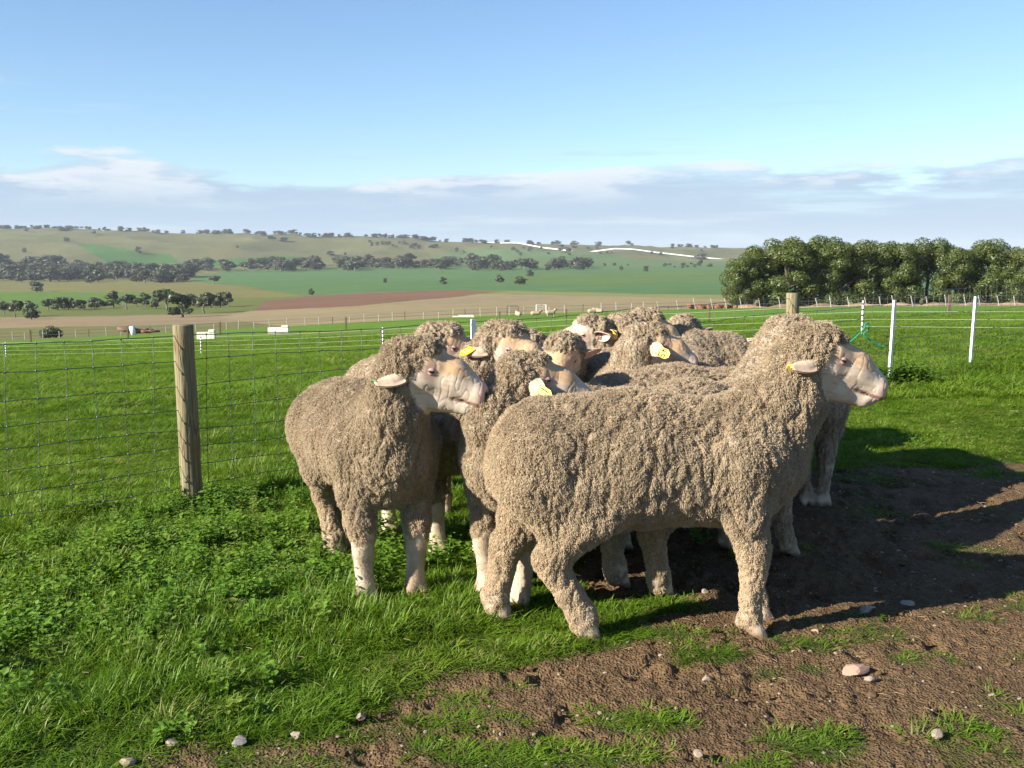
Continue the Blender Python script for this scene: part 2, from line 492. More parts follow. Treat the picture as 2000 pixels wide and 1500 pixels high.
Z[:k] += (rel * fade).reshape(k, -1)
Rr = np.hypot(X, Y)
px_, py_ = project(X, Y, Z)
bare = np.zeros(X.shape)
def strip(pts, w):
    """bare strips in the far paddock: a band in plan along a line of pixels on the land"""
    q = [on_ground(*p) for p in pts]
    for a, b in zip(q[:-1], q[1:]):
        ab = np.array([b.x - a.x, b.y - a.y]); L = ab @ ab
        t = np.clip(((X - a.x) * ab[0] + (Y - a.y) * ab[1]) / L, 0, 1)
        d = np.hypot(X - a.x - t * ab[0], Y - a.y - t * ab[1])
        ww = w * np.maximum(Rr, 1) * .01
        np.maximum(bare, sstep(1.0, .35, d / ww + n2(X, Y, .5, 3, 70) * .5), out=bare)
strip([(380, 659), (560, 653), (780, 646)], 3.0)
strip([(1560, 641), (1760, 634), (2010, 628)], 1.5)
obj('paddock', np_mesh('paddock', np.stack([X.ravel(), Y.ravel(), Z.ravel()], 1), fan_faces(*X.shape)[:, ::-1], True,
    {'soil': 1 - CV.ravel(), 'far': sstep(7, 30, Rr).ravel(), 'bare': bare.ravel() * .75}, [paddock_material()]))['kind'] = 'structure'
# valley floor and hills: colours are those of the crops
TH2 = theta_cols(.56, 520, 14)
R2 = np.exp(np.concatenate([np.linspace(math.log(132.0), math.log(4300.0), 330), np.linspace(math.log(4400.), math.log(9000.), 8)]))
X, Y = fan(TH2, R2); Z = height(X, Y); Z[0] -= .02
PXX, PYY = project(X, Y, Z)
wob = n2(X, Y, 1 / 40.0, 3, 60)
fx, fy = PXX + wob * 3, PYY + wob * 1.2
C = np.zeros(X.shape + (3,)); C[:] = (.125, .128, .052)
hill = sstep(1750, 2250, np.hypot(X, Y))[..., None]
C = C * (1 - hill) + hill * np.array((.112, .114, .050))
CROPS = [
 ([(-700, 700), (-700, 600), (0, 592), (470, 562), (640, 572), (500, 612), (400, 640), (-100, 700)], (.105, .125, .038)),
 ([(-700, 592), (0, 570), (330, 573), (300, 590), (0, 604), (-700, 625)], (.085, .150, .030)),
 ([(-700, 575), (0, 552), (380, 549), (560, 574), (600, 579), (480, 583), (330, 573), (0, 569), (-700, 590)], (.140, .135, .050)),
 ([(365, 549), (440, 528), (640, 524), (1000, 520), (1500, 512), (2700, 505), (2700, 585), (1430, 582), (965, 566), (700, 571), (620, 577), (560, 572), (470, 557)], (.072, .135, .050)),
 ([(1000, 536), (1430, 530), (2700, 530), (2700, 552), (1430, 549), (1180, 556), (1000, 548)], (.085, .135, .040)),
 ([(-700, 650), (0, 620), (430, 614), (640, 601), (700, 606), (640, 640), (-700, 720)], (.205, .160, .100)),
 ([(-700, 676), (0, 641), (300, 635), (480, 628), (560, 640), (330, 668), (0, 692), (-700, 760)], (.130, .132, .052)),
 ([(430, 620), (497, 607), (700, 598), (870, 582), (965, 572), (1150, 577), (1430, 583), (2700, 590), (2700, 640), (1100, 640), (640, 650)], (.225, .185, .105)),
 ([(930, 575), (1000, 568), (1430, 577), (2700, 580), (2700, 588), (1430, 584), (1150, 578)], (.165, .170, .065)),
 ([(493, 608), (520, 588), (620, 578), (700, 573), (900, 566), (968, 570), (870, 582), (700, 598)], (.150, .088, .058)),
 ([(145, 474), (200, 479), (265, 490), (332, 497), (350, 512), (245, 520), (212, 514), (185, 498)], (.050, .118, .028)),
 ([(340, 512), (560, 500), (620, 505), (560, 512), (360, 525)], (.050, .118, .030)),
 ([(880, 492), (960, 484), (1120, 492), (1250, 500), (1430, 508), (2700, 508), (2700, 516), (1430, 520), (1000, 523), (880, 522), (840, 505)], (.085, .135, .052)),
 ([(1200, 497), (1430, 503), (2700, 503), (2700, 509), (1430, 512), (1230, 506)], (.125, .130, .055)),
]
for poly, c in CROPS:
    M = inside(poly, fx, fy) & (Y > 0)
    C[M] = c
far_ = (np.hypot(X, Y) > 3350)
C[far_] = (.085, .100, .052)
C[Y <= 0] = (.07, .12, .03)
land = obj('valley', np_mesh('valley', np.stack([X.ravel(), Y.ravel(), Z.ravel()], 1), fan_faces(*X.shape)[:, ::-1], True, {'field': C.reshape(-1, 3)}, [land_material()]))
land['kind'] = 'structure'

# ------------------------------------------------------------------ sheep: one continuous skin grown from a skeleton
def cone_d(Px, Py, Pz, a, b, ra, rb, ys=1.0):
    """distance to a tapered limb from a to b"""
    ax, ay, az = a
    dx, dy, dz = b[0] - ax, (b[1] - ay), b[2] - az
    L = dx * dx + dy * dy + dz * dz + 1e-12
    qx, qy, qz = Px - ax, Py - ay, Pz - az
    t = np.clip((qx * dx + qy * dy + qz * dz) / L, 0, 1)
    ex, ey, ez = qx - t * dx, (qy - t * dy) / ys, qz - t * dz
    return np.sqrt(ex * ex + ey * ey + ez * ez) - (ra + (rb - ra) * t)
def surface_nets(D, xs, ys, zs):
    S = D < 0
    nx, ny, nz = D.shape
    c = S[:-1, :-1, :-1].astype(np.int8)
    tot = np.zeros((nx - 1, ny - 1, nz - 1), np.int8)
    for i in (0, 1):
        for j in (0, 1):
            for k in (0, 1):
                tot += S[i:nx - 1 + i, j:ny - 1 + j, k:nz - 1 + k]
    act = (tot > 0) & (tot < 8)
    I, J, K = np.nonzero(act)
    vid = np.full(act.shape, -1, np.int64); vid[I, J, K] = np.arange(len(I))
    acc = np.zeros((len(I), 3)); cnt = np.zeros(len(I))
    ax = (xs, ys, zs)
    E = []
    for d in range(3):
        for p in (0, 1):
            for q in (0, 1):
                o0 = [0, 0, 0]; oth = [e for e in range(3) if e != d]; o0[oth[0]] = p; o0[oth[1]] = q
                o1 = list(o0); o1[d] = 1; E.append((o0, o1, d))
    for o0, o1, d in E:
        A = D[I + o0[0], J + o0[1], K + o0[2]]; B = D[I + o1[0], J + o1[1], K + o1[2]]
        m = (A < 0) != (B < 0)
        t = np.where(m, A / (A - B + 1e-20), 0)
        P = np.stack([xs[I + o0[0]], ys[J + o0[1]], zs[K + o0[2]]], 1)
        idx = (I, J, K)[d]
        step = ax[d][idx + 1] - ax[d][idx]
        P[:, d] += t * step
        acc += np.where(m[:, None], P, 0); cnt += m
    V = acc / cnt[:, None]
    F = []
    for d in range(3):
        e, f = [(1, 2), (2, 0), (0, 1)][d]
        sl0 = [slice(1, -1)] * 3; sl1 = [slice(1, -1)] * 3
        sl0[d] = slice(0, -1); sl1[d] = slice(1, None)
        A = S[tuple(sl0)]; B = S[tuple(sl1)]
        ch = np.nonzero(A != B)
        base = [ch[0] + 1, ch[1] + 1, ch[2] + 1]; base[d] = ch[d]
        flip = A[ch]
        def cell(oe, of):
            b = [x.copy() for x in base]; b[e] = b[e] - oe; b[f] = b[f] - of
            return vid[b[0], b[1], b[2]]
        q = np.stack([cell(1, 1), cell(0, 1), cell(0, 0), cell(1, 0)], 1)
        q[~flip] = q[~flip][:, ::-1]
        F.append(q)
    F = np.concatenate(F); F = F[(F >= 0).all(1)]
    return V, F
def smooth_mesh(V, F, it, lam=0.5):
    e = np.concatenate([F[:, [0, 1]], F[:, [1, 2]], F[:, [2, 3]], F[:, [3, 0]]])
    n = np.bincount(e.ravel(), minlength=len(V)).astype(float)
    for _ in range(it):
        s = np.zeros_like(V)
        for d in range(3):
            s[:, d] = np.bincount(e[:, 0], V[e[:, 1], d], len(V)) + np.bincount(e[:, 1], V[e[:, 0], d], len(V))
        V = V + lam * (s / n[:, None] - V)
    return V
def subdivide(V, F):
    """quads to four quads each, with smoothing (Catmull-Clark)"""
    nv, nf = len(V), len(F)
    fc = V[F].mean(1)
    e = np.stack([F, np.roll(F, -1, 1)], -1).reshape(-1, 2); es = np.sort(e, 1)
    key = es[:, 0] * (nv + 1) + es[:, 1]
    u, inv = np.unique(key, return_inverse=True)
    first = np.zeros(len(u), int); first[inv] = np.arange(len(key))
    ev = es[first]
    fe = np.repeat(np.arange(nf), 4)
    cnt = np.bincount(inv, minlength=len(u)).astype(float)
    facc = np.stack([np.bincount(inv, fc[fe, d], len(u)) for d in range(3)], 1) / cnt[:, None]
    mid = V[ev].mean(1)
    ep = np.where((cnt >= 2)[:, None], (mid + facc) / 2, mid)
    n = np.bincount(F.ravel(), minlength=nv).astype(float); n[n == 0] = 1
    Fav = np.stack([np.bincount(F.ravel(), np.repeat(fc[:, d], 4), nv) for d in range(3)], 1) / n[:, None]
    ne = np.bincount(ev.ravel(), minlength=nv).astype(float); ne[ne == 0] = 1
    Rav = np.stack([np.bincount(ev.ravel(), np.repeat(mid[:, d], 2), nv) for d in range(3)], 1) / ne[:, None]
    nn = n[:, None]
    Vn = (Fav + 2 * Rav + (nn - 3) * V) / nn
    EI = inv.reshape(nf, 4) + nv
    C = np.arange(nf) + nv + len(u)
    Q = np.stack([np.stack([F[:, i], EI[:, i], C, EI[:, i - 1]], 1) for i in range(4)], 1).reshape(-1, 4)
    return np.concatenate([Vn, ep, fc]), Q
def normals(V, F):
    n = np.cross(V[F[:, 2]] - V[F[:, 0]], V[F[:, 3]] - V[F[:, 1]])
    N = np.stack([np.bincount(F.ravel(), np.repeat(n[:, d], 4), len(V)) for d in range(3)], 1)
    return N / (np.linalg.norm(N, axis=1)[:, None] + 1e-12)

def fleece_material():
    m = Mat('fleece'); P = m.coord('Object')
    w = m.attr('wool'); tip = m.attr('tip'); sk = m.attr('skin', 'Color')
    paleness = m.attr('tone')
    n1 = m.noise(P, 7, 4, .6); n2_ = m.noise(P, 95, 3, .65); n3 = m.noise(P, 320, 2, .6)
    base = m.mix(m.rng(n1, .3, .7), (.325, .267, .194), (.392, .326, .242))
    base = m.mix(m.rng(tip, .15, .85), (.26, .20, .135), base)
    base = m.mix(m.rng(n2_, .35, .7), m.mix(1.0, base, (.70, .68, .66), 'MULTIPLY'), base)
    base = m.mix(paleness, base, m.mix(1.0, base, (1.22, 1.19, 1.14), 'MULTIPLY'))
    skin = m.mix(m.rng(n3, .3, .7, 0, .35), sk, m.mix(1.0, sk, (.72, .66, .60), 'MULTIPLY'))
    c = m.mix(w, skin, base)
    h = m.math('ADD', m.math('MULTIPLY', n2_, m.math('MULTIPLY', w, 1.0)), m.math('MULTIPLY', n3, .10))
    return m.pbr(c, m.math('ADD', .62, m.math('MULTIPLY', w, .33)), m.bump(h, .8, .006), .12)
def hair_material():
    m = Mat('fleece_locks'); P = m.coord('Object')
    ci = m.n('ShaderNodeHairInfo'); rnd = ci.outputs['Random']; along = ci.outputs['Intercept']
    n1 = m.noise(P, 6, 4, .6); paleness = m.attr('tone')
    base = m.mix(m.rng(n1, .3, .7), (.368, .300, .216), (.440, .362, .262))
    base = m.mix(rnd, m.mix(1.0, base, (.80, .78, .77), 'MULTIPLY'), m.mix(1.0, base, (1.16, 1.14, 1.08), 'MULTIPLY'))
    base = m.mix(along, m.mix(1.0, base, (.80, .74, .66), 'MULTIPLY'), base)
    base = m.mix(paleness, base, m.mix(1.0, base, (1.22, 1.19, 1.14), 'MULTIPLY'))
    sk = m.attr('skin', 'Color')
    skin = m.mix(rnd, m.mix(1.0, sk, (.8, .76, .70), 'MULTIPLY'), sk)
    c = m.mix(m.attr('wool'), skin, base)
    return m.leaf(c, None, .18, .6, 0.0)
def skin_material(name, c, var=.2, rough=.6, sc=60):
    return simple_mat(name, c, rough, var, sc, .25, .002, spec=.2)
M_FLEECE = fleece_material(); M_HAIR = hair_material()
M_EAR_OUT = skin_material('ear_skin', (.44, .33, .245)); M_EAR_IN = skin_material('ear_lining', (.60, .40, .33))
M_EYE = simple_mat('eyeball', (.030, .016, .010), .12, .3, 80, 0, .001, spec=.6)
M_LID = skin_material('eyelid', (.42, .27, .22), .25)
M_TAG_Y = simple_mat('yellow_tag_plastic', (.80, .58, .03), .4, .08, 60, .05, .001, spec=.4)
M_TAG_G = simple_mat('green_tag_plastic', (.02, .20, .06), .4, .08, 60, .05, .001, spec=.4)
M_INK = simple_mat('tag_ink', (.012, .012, .012), .6, .1, 60, 0, .001)

SEG = {'4': [((0, 1), (0, .5)), ((0, .5), (1, .5)), ((.72, 1), (.72, 0))], '5': [((1, 1), (0, 1)), ((0, 1), (0, .55)), ((0, .55), (1, .55)), ((1, .55), (1, 0)), ((1, 0), (0, 0))],
       '1': [((.5, 1), (.5, 0))]}
def sheep_skeleton(pr):
    """(a, b, ra, rb, y-squash, blend, 'w' or 's')"""
    L = []
    bw = pr.get('girth', 1.0)
    W = lambda a, b, ra, rb, ys=1.0, k=.06: L.append((a, b, ra, rb, ys, k, 'w'))
    S = lambda a, b, ra, rb, ys=1.0, k=.03: L.append((a, b, ra, rb, ys, k, 's'))
    K = W if pr.get('woolleg') else S
    W((-.37, 0, .628), (-.08, 0, .616), .203 * bw, .232 * bw, 1.0, .06)
    W((-.08, 0, .616), (.24, 0, .604), .232 * bw, .212 * bw, 1.0, .06)
    W((-.435, 0, .575), (-.40, 0, .65), .135, .140, 1.2, .06)
    W((-.535, 0, .60), (-.54, 0, .52), .035, .030, 1.2, .04)          # docked tail
    W((.29, 0, .590), (.335, 0, .62), .182, .165, .95, .06)
    W((.39, 0, .565), (.29, 0, .49), .105, .100, 1.1, .06)             # brisket
    f = pr['feet']                                                   # FL, FR, HL, HR as (x, y)
    for i in (0, 1):
        s = 1 if i == 0 else -1
        fx, fy = f[i]; fz = 0
        el = (.295, s * .125, .45); kn = (.55 * fx + .45 * .30 + .012, fy * .75 + s * .035, .280)
        W((.29, s * .115, .62), el, .120, .068, .9, .05)
        W(el, (kn[0], kn[1], kn[2] + .045), .066, .052, 1, .04)
        W((kn[0], kn[1], kn[2] + .045), (kn[0], kn[1], kn[2] + .005), .052, .044, 1, .02)
        fl = (fx - .006, fy, .085)
        K(kn, (kn[0] * .75 + fl[0] * .25, kn[1] * .75 + fl[1] * .25, .215), .042, .037, 1, .03)
        K((kn[0] * .75 + fl[0] * .25, kn[1] * .75 + fl[1] * .25, .215), (kn[0] * .45 + fl[0] * .55 - .004, kn[1] * .45 + fl[1] * .55, .15), .036, .031, 1, .03)
        K((kn[0] * .45 + fl[0] * .55 - .004, kn[1] * .45 + fl[1] * .55, .15), fl, .031, .038, 1, .03)
        S((kn[0] + .012, kn[1], .245), (kn[0] + .010, kn[1], .225), .034, .030, 1, .02)
        for t in (-1, 1):
            S(fl, (fx + .012, fy + t * .022, .045), .033, .025, 1, .012)
            S((fx + .012, fy + t * .022, .045), (fx + .042, fy + t * .025, .012), .025, .018, 1, .006)
        S((fx - .04, fy, .075), (fx - .045, fy, .06), .015, .012, 1, .02)
    for i in (2, 3):
        s = 1 if i == 2 else -1
        fx, fy = f[i]
        st = (-.245 + (fx + .42) * .22, s * .130, .47); hk = (-.44 + (fx + .395) * .5, fy * .8 + s * .03, .285)
        W((-.36, s * .10, .60), st, .165, .095, .9, .06)
        W((-.39, s * .10, .54), (hk[0] + .03, hk[1], .38), .125, .062, .9, .06)
        W(st, hk, .082, .054, 1, .05)
        fl = (fx - .012, fy, .095)
        W(hk, fl, .052, .042, 1, .03)
        W(fl, (fx - .006, fy, .062), .043, .040, 1, .02)
        S(fl, (fx, fy, .06), .042, .036)
        for t in (-1, 1):
            S((fx - .004, fy, .075), (fx + .014, fy + t * .022, .045), .033, .025, 1, .012)
            S((fx + .014, fy + t * .019, .045), (fx + .042, fy + t * .022, .012), .027, .019, 1, .010)
    # neck and head
    H = Matrix.Translation(Vector(pr['head'])) @ Matrix.Rotation(math.radians(pr['yaw']), 4, 'Z') @ Matrix.Rotation(math.radians(pr['pitch']), 4, 'Y') @ Matrix.Rotation(math.radians(pr.get('roll', 0)), 4, 'X') @ Matrix.Scale(pr.get('hs', 1.0), 4)
    hs = pr.get('hs', 1.0)
    q = lambda x, y, z: tuple(H @ Vector((x, y, z)))
    nb = q(-.040, 0, -.060); mid = tuple((Vector((.43, 0, .70)) * .4 + Vector(nb) * .6) + Vector((0.0, 0, pr.get('arch', .0))))
    if 'mid' in pr: mid = pr['mid']
    nt = pr.get('neck', 1.0)
    W((.27, 0, .650), mid, .172, .124 * nt, .95, .06)
    W(mid, nb, .120 * nt, .096 * nt, 1, .05)
    W((.395, 0, .62), tuple(Vector(mid) * .6 + Vector(nb) * .4 + Vector((.01, 0, -.09))), .128, .090 * nt, 1, .06)
    r = lambda v: v * hs
    S(q(-.02, 0, 0), q(.03, 0, .005), r(.088), r(.082), 1, .03)
    S(q(.03, 0, .012), q(.125, 0, .008), r(.074), r(.058), 1, .03)
    S(q(.125, 0, .010), q(.200, 0, -.016), r(.057), r(.045), 1, .03)
    S(q(-.02, 0, -.048), q(.10, 0, -.060), r(.060), r(.042), 1, .03)
    S(q(.10, 0, -.060), q(.180, 0, -.064), r(.041), r(.028), 1, .02)
    for s in (-1, 1):
        S(q(.048, s * .050, .032), q(.075, s * .044, .030), r(.031), r(.024), 1, .02)
        S(q(.220, s * .019, -.016), q(.222, s * .016, -.036), r(.022), r(.022), 1, .015)
        W(q(-.044, s * .038, -.050), q(-.026, s * .045, .006), r(.066), r(.056), 1, .03)
    S(q(.196, 0, -.063), q(.204, 0, -.061), r(.026), r(.022), 1, .014)
    cap = pr.get('cap', 1.0)
    W(q(-.022, 0, .024), q(.018, 0, .055), r(.066), r(.054 * cap), 1.15, .025)
    for s in (-1, 1):
        W(q(.034, s * .028, .070), q(.058, s * .020, .067), r(.037 * cap), r(.027 * cap), 1, .018)
    return L, H
def build_sheep(pr):
    pr.setdefault('hs', 1.16)
    L, H = sheep_skeleton(pr)
    seed = pr['seed']; vox = pr['vox']
    hx, hy, hz = pr['head']
    lo = np.array([min(min(a[i] - ra, b[i] - rb) for a, b, ra, rb, *_ in L) for i in range(3)]) - .05
    hi = np.array([max(max(a[i] + ra, b[i] + rb) for a, b, ra, rb, *_ in L) for i in range(3)]) + .05
    lo[2] = -.03
    hc = H @ Vector((.10, 0, 0)); fine = vox * .62
    def axis(i):
        a, b = hc[i] - .17, hc[i] + .17
        if i == 2: a, b = hc[2] - .17, hi[2]
        out = [lo[i]]
        while out[-1] < hi[i]: out.append(out[-1] + (fine if a < out[-1] < b else vox))
        return np.array(out)
    xs, ys, zs = axis(0), axis(1), axis(2)
    D = np.full((len(xs), len(ys), len(zs)), .3)
    for a, b, ra, rb, sq, k, kind in L:
        m = k + vox * 2.5; R = max(ra, rb) * max(1, sq) + m
        i0, i1 = np.searchsorted(xs, [min(a[0], b[0]) - R, max(a[0], b[0]) + R])
        j0, j1 = np.searchsorted(ys, [min(a[1], b[1]) - R, max(a[1], b[1]) + R])
        k0, k1 = np.searchsorted(zs, [min(a[2], b[2]) - R, max(a[2], b[2]) + R])
        sub = D[i0:i1, j0:j1, k0:k1]
        d = cone_d(xs[i0:i1, None, None], ys[None, j0:j1, None], zs[None, None, k0:k1], a, b, ra, rb, sq)
        h = np.clip(.5 + .5 * (sub - d) / k, 0, 1)
        D[i0:i1, j0:j1, k0:k1] = sub * (1 - h) + d * h - k * h * (1 - h)
    # nostrils and the line of the mouth
    def cut(a, b, r, k=.006):
        nonlocal D
        R = r + .03
        a = tuple(H @ Vector(a)); b = tuple(H @ Vector(b))
        i0, i1 = np.searchsorted(xs, [min(a[0], b[0]) - R, max(a[0], b[0]) + R]); j0, j1 = np.searchsorted(ys, [min(a[1], b[1]) - R, max(a[1], b[1]) + R]); k0, k1 = np.searchsorted(zs, [min(a[2], b[2]) - R, max(a[2], b[2]) + R])
        d = -cone_d(xs[i0:i1, None, None], ys[None, j0:j1, None], zs[None, None, k0:k1], a, b, r, r)
        D[i0:i1, j0:j1, k0:k1] = np.maximum(D[i0:i1, j0:j1, k0:k1], d)
    for s in (-1, 1):
        cut((.238, s * .021, -.008), (.247, s * .008, -.028), .0085)
        cut((.240, s * .006, -.047), (.150, s * .038, -.046), .0055)
    D = np.maximum(D, -np.broadcast_to(zs[None, None, :], D.shape))
    V, F = surface_nets(D, xs, ys, zs)
    V = smooth_mesh(V, F, 3, .5)
    V, F = subdivide(V, F)
    if pr.get('fine2'):
        pass
    dw = np.full(len(V), 9.0); ds = np.full(len(V), 9.0)
    for a, b, ra, rb, sq, k, kind in L:
        d = cone_d(V[:, 0], V[:, 1], V[:, 2], a, b, ra, rb, sq)
        if kind == 'w': dw = np.minimum(dw, d)
        else: ds = np.minimum(ds, d)
    Hi = np.array(H.inverted()); Vh = V @ Hi[:3, :3].T + Hi[:3, 3]
    edge = vnoise(V * 55 + seed, seed) * .006 + (V[:, 2] < .4) * vnoise(V * 38 + seed, seed + 5) * .010
    face = sstep(.03, .055, Vh[:, 0] + Vh[:, 2] * -.25) * (np.abs(Vh).max(1) < .32)
    wool = sstep(-.004, .009, ds - dw + edge - face * .012 + .004)
    nearh = sstep(.30, .22, np.linalg.norm(Vh, axis=1))
    back = sstep(.034, .010, Vh[:, 0] - .30 * np.clip(Vh[:, 2], -.1, .03) - .55 * np.clip(-.01 - Vh[:, 2], 0, .08) + edge * 1.6 + vnoise(Vh * 28 + seed, 66) * .010)
    wool = np.maximum(wool, nearh * back)
    # bare face, seen from its own shape: forehead and cheeks are free of wool
    N = normals(V, F)
    # locks of wool, drawn out along the way the fleece hangs
    P = V + seed * 3.1
    warp = np.stack([vnoise(P * 16, 4), vnoise(P * 16 + 9, 5), vnoise(P * 16 + 21, 6)], 1) * .011
    Q = (P + warp)
    lock = pr.get('lock', 1.0)
    f1, f2 = worley(Q * np.array([66, 66, 42]) * lock, 31)
    g1, g2 = worley(Q * np.array([110, 110, 70]) * lock, 41)
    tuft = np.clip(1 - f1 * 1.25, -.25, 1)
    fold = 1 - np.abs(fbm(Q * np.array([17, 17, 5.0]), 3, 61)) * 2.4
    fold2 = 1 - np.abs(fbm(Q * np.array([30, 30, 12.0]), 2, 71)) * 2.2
    low = fbm(P * 6.5, 2, 81)
    body = sstep(-.60, -.2, V[:, 0]) * sstep(.30, .42, V[:, 2])
    disp = wool * (.0050 * tuft + .0020 * np.clip(1 - g1 * 1.3, 0, 1) - .0115 * np.clip(fold, 0, 1) ** 3 * (.35 + .65 * body) - .006 * np.clip(fold2, 0, 1) ** 3 + .006 * low)
    capm = (Vh[:, 2] > .02) * (np.abs(Vh).max(1) < .2) * wool
    disp += capm * .006 * tuft
    skinm = 1 - wool
    wr = np.sin(Vh[:, 0] * 520 + Vh[:, 2] * 260 + vnoise(Vh * 30, 3) * 2.5) * sstep(.09, .14, Vh[:, 0]) * sstep(.21, .17, Vh[:, 0]) * sstep(-.02, .02, Vh[:, 2])
    crease = 1 - np.abs(vnoise(Vh * np.array([70, 40, 26]) + seed, 16)) * 2.2
    disp -= skinm * (np.abs(Vh).max(1) < .33) * np.clip(crease, 0, 1) ** 3 * .0016
    V = V + N * disp[:, None]
    V[:, 2] = np.maximum(V[:, 2], 0)
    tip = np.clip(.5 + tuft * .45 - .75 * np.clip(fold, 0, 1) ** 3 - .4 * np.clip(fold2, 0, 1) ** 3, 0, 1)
    # skin colours: cream face, tan brow, pink nose, horn at the toes
    hd = (np.abs(Vh).max(1) < .33)
    sk = np.tile(np.array([.52, .435, .35]), (len(V), 1))
    def paint(w, c):
        nonlocal sk
        sk = sk * (1 - w[:, None]) + w[:, None] * np.array(c)
    nz = vnoise(Vh * 40 + seed, 9)
    tan = pr.get('tan', 1.0)
    paint(hd * sstep(.004, .036, Vh[:, 2] + nz * .012) * sstep(.205, .165, Vh[:, 0]) * .85 * tan, (.50, .315, .165))
    paint(hd * sstep(.35, .8, vnoise(Vh * np.array([14, 40, 40]) + seed, 12)) * .5 * tan, (.50, .33, .20))
    paint(hd * sstep(.0, .65, vnoise(Vh * np.array([22, 130, 130]) + seed, 14)) * sstep(.23, .18, Vh[:, 0]) * .42, (.36, .245, .155))
    paint(hd * sstep(.1, .7, vnoise(Vh * np.array([40, 90, 90]) + seed * 2, 15)) * .35, (.66, .56, .46))
    paint(hd * sstep(.200, .230, Vh[:, 0] + nz * .006) * .75, (.52, .33, .285))
    paint(hd * sstep(.009, .002, np.abs(Vh[:, 2] + .046)) * sstep(.120, .145, Vh[:, 0]) * .85, (.20, .11, .09))
    for s in (-1, 1):
        paint(hd * sstep(.020, .010, np.linalg.norm((Vh - np.array([.241, s * .016, -.018])) * np.array([1, 1, .8]), axis=1)) * .9, (.10, .05, .045))
        paint(hd * sstep(.034, .016, np.linalg.norm(Vh - np.array([.068, s * .066, .020]), axis=1)) * .8, (.44, .28, .235))
    leg = (~hd) & (V[:, 2] < .32)
    paint(leg * .75, (.47, .375, .28))
    paint(leg * sstep(.1, .6, vnoise(V * np.array([30, 30, 12]) + seed, 78)) * .6, (.33, .24, .16))
    paint(leg * sstep(.046, .026, V[:, 2] + nz * .008) * .9, (.21, .135, .080))
    muddy = leg * sstep(.05, .55, vnoise(V * np.array([22, 22, 14]) + seed, 77)) * sstep(.30, .05, V[:, 2])
    paint(muddy * .55, (.25, .17, .11))
    tone = sstep(.5, .2, V[:, 2]) * .6 + sstep(-.30, -.55, V[:, 0]) * .45  # wool is naturally paler low down and towards the rump
    tone = np.clip(tone + capm * .0 - sstep(.65, .95, V[:, 2]) * .25, 0, 1)
    me = np_mesh('body', V, F, True, {'wool': wool, 'tip': tip, 'tone': tone, 'skin': sk}, [M_FLEECE])
    # the staples of the fleece: pointed locks that lie outwards and hang, and short hair on face and legs
    nh = pr['hairs']; hair = None
    if nh:
        rg = np.random.default_rng(seed)
        A = np.linalg.norm(np.cross(V[F[:, 2]] - V[F[:, 0]], V[F[:, 3]] - V[F[:, 1]]), axis=1)
        wf = wool[F].mean(1); zf = V[F[:, 0], 2]
        n1 = int(nh * .62); n3 = int(nh * .09); n2_ = nh - n1 - n3
        def sample(n, w):
            pick = rg.choice(len(F), n, p=w / w.sum()); u = rg.random((n, 1)); v = rg.random((n, 1)); q = V[F[pick]]
            return pick, (q[:, 0] * (1 - u) + q[:, 1] * u) * (1 - v) + (q[:, 3] * (1 - u) + q[:, 2] * u) * v, N[F[pick, 0]]
        def lay(pick, root, nn, ln, out, hang, rnd, curl, r0, r1, r2):
            n = len(root)
            g = np.tile(np.array([0, 0, -1.0]), (n, 1)); g = g - nn * (g * nn).sum(1)[:, None]
            sw = np.stack([vnoise(root * 26 + 5, 7), vnoise(root * 26 + 15, 8), vnoise(root * 26 + 25, 9)], 1)
            d1 = nn * out + g * hang + sw * .55 + rg.normal(0, rnd, (n, 3)); d1 /= np.linalg.norm(d1, axis=1)[:, None]
            d2 = d1 * .6 + g * hang * 1.3 + sw * .5 + rg.normal(0, curl, (n, 3)); d2 /= np.linalg.norm(d2, axis=1)[:, None]
            d3 = d2 + rg.normal(0, curl, (n, 3)) + nn * .3; d3 /= np.linalg.norm(d3, axis=1)[:, None]
            p0 = root - nn * .003; p1 = root + d1 * ln * .4; p2 = p1 + d2 * ln * .35; p3 = p2 + d3 * ln * .3
            k = rg.uniform(.7, 1.25, (n, 1))
            return np.stack([p0, p1, p2, p3], 1).reshape(-1, 3), (np.array([[r0, r0 * .95, r1, r2]]) * k).ravel()
        th = pr.get('thick', 1.0)
        a1 = sample(n1, A * np.clip(wf - .15, 0, 1) * (zf > .04))
        P1, R1_ = lay(*a1, rg.uniform(.0055, .0118, (n1, 1)) * (th ** .5) * (.5 + .5 * sstep(.22, .38, a1[1][:, 2:3])), .75, .55, .25, .45, .00108 * th, .00085 * th, .00028 * th)
        a2 = sample(n2_, A * np.clip(wf - .1, 0, 1) * (zf > .04))
        P2, R2_ = lay(*a2, rg.uniform(.005, .0125, (n2_, 1)) * (th ** .5) * (.5 + .5 * sstep(.22, .38, a2[1][:, 2:3])), .9, .3, .45, .7, .0009 * th, .0007 * th, .0003 * th)
        a3 = sample(n3, A * np.clip(1 - wf, 0, 1) * (zf > .03) * np.where(zf < .42, 1.0, 2.0))
        P3, R3_ = lay(*a3, rg.uniform(.003, .0075, (n3, 1)), .35, .8, .2, .25, .0004, .0003, .00015)
        fc_ = np.nonzero(a3[1][:, 2] > .42)[0]; nose = np.array((H.to_3x3() @ Vector((1, 0, 0))).normalized())
        pf = P3.reshape(-1, 4, 3); ff = -nose * .8 + a3[2][fc_] * .22 + rg.normal(0, .16, (len(fc_), 3)); l_ = rg.uniform(.0025, .0055, (len(fc_), 1))
        for q_ in range(4): pf[fc_, q_] = a3[1][fc_] - a3[2][fc_] * .001 + ff * l_ * (q_ / 3.0)
        P3 = pf.reshape(-1, 3)
        # hair on the face follows the nose
        hair = bpy.data.hair_curves.new('wool')
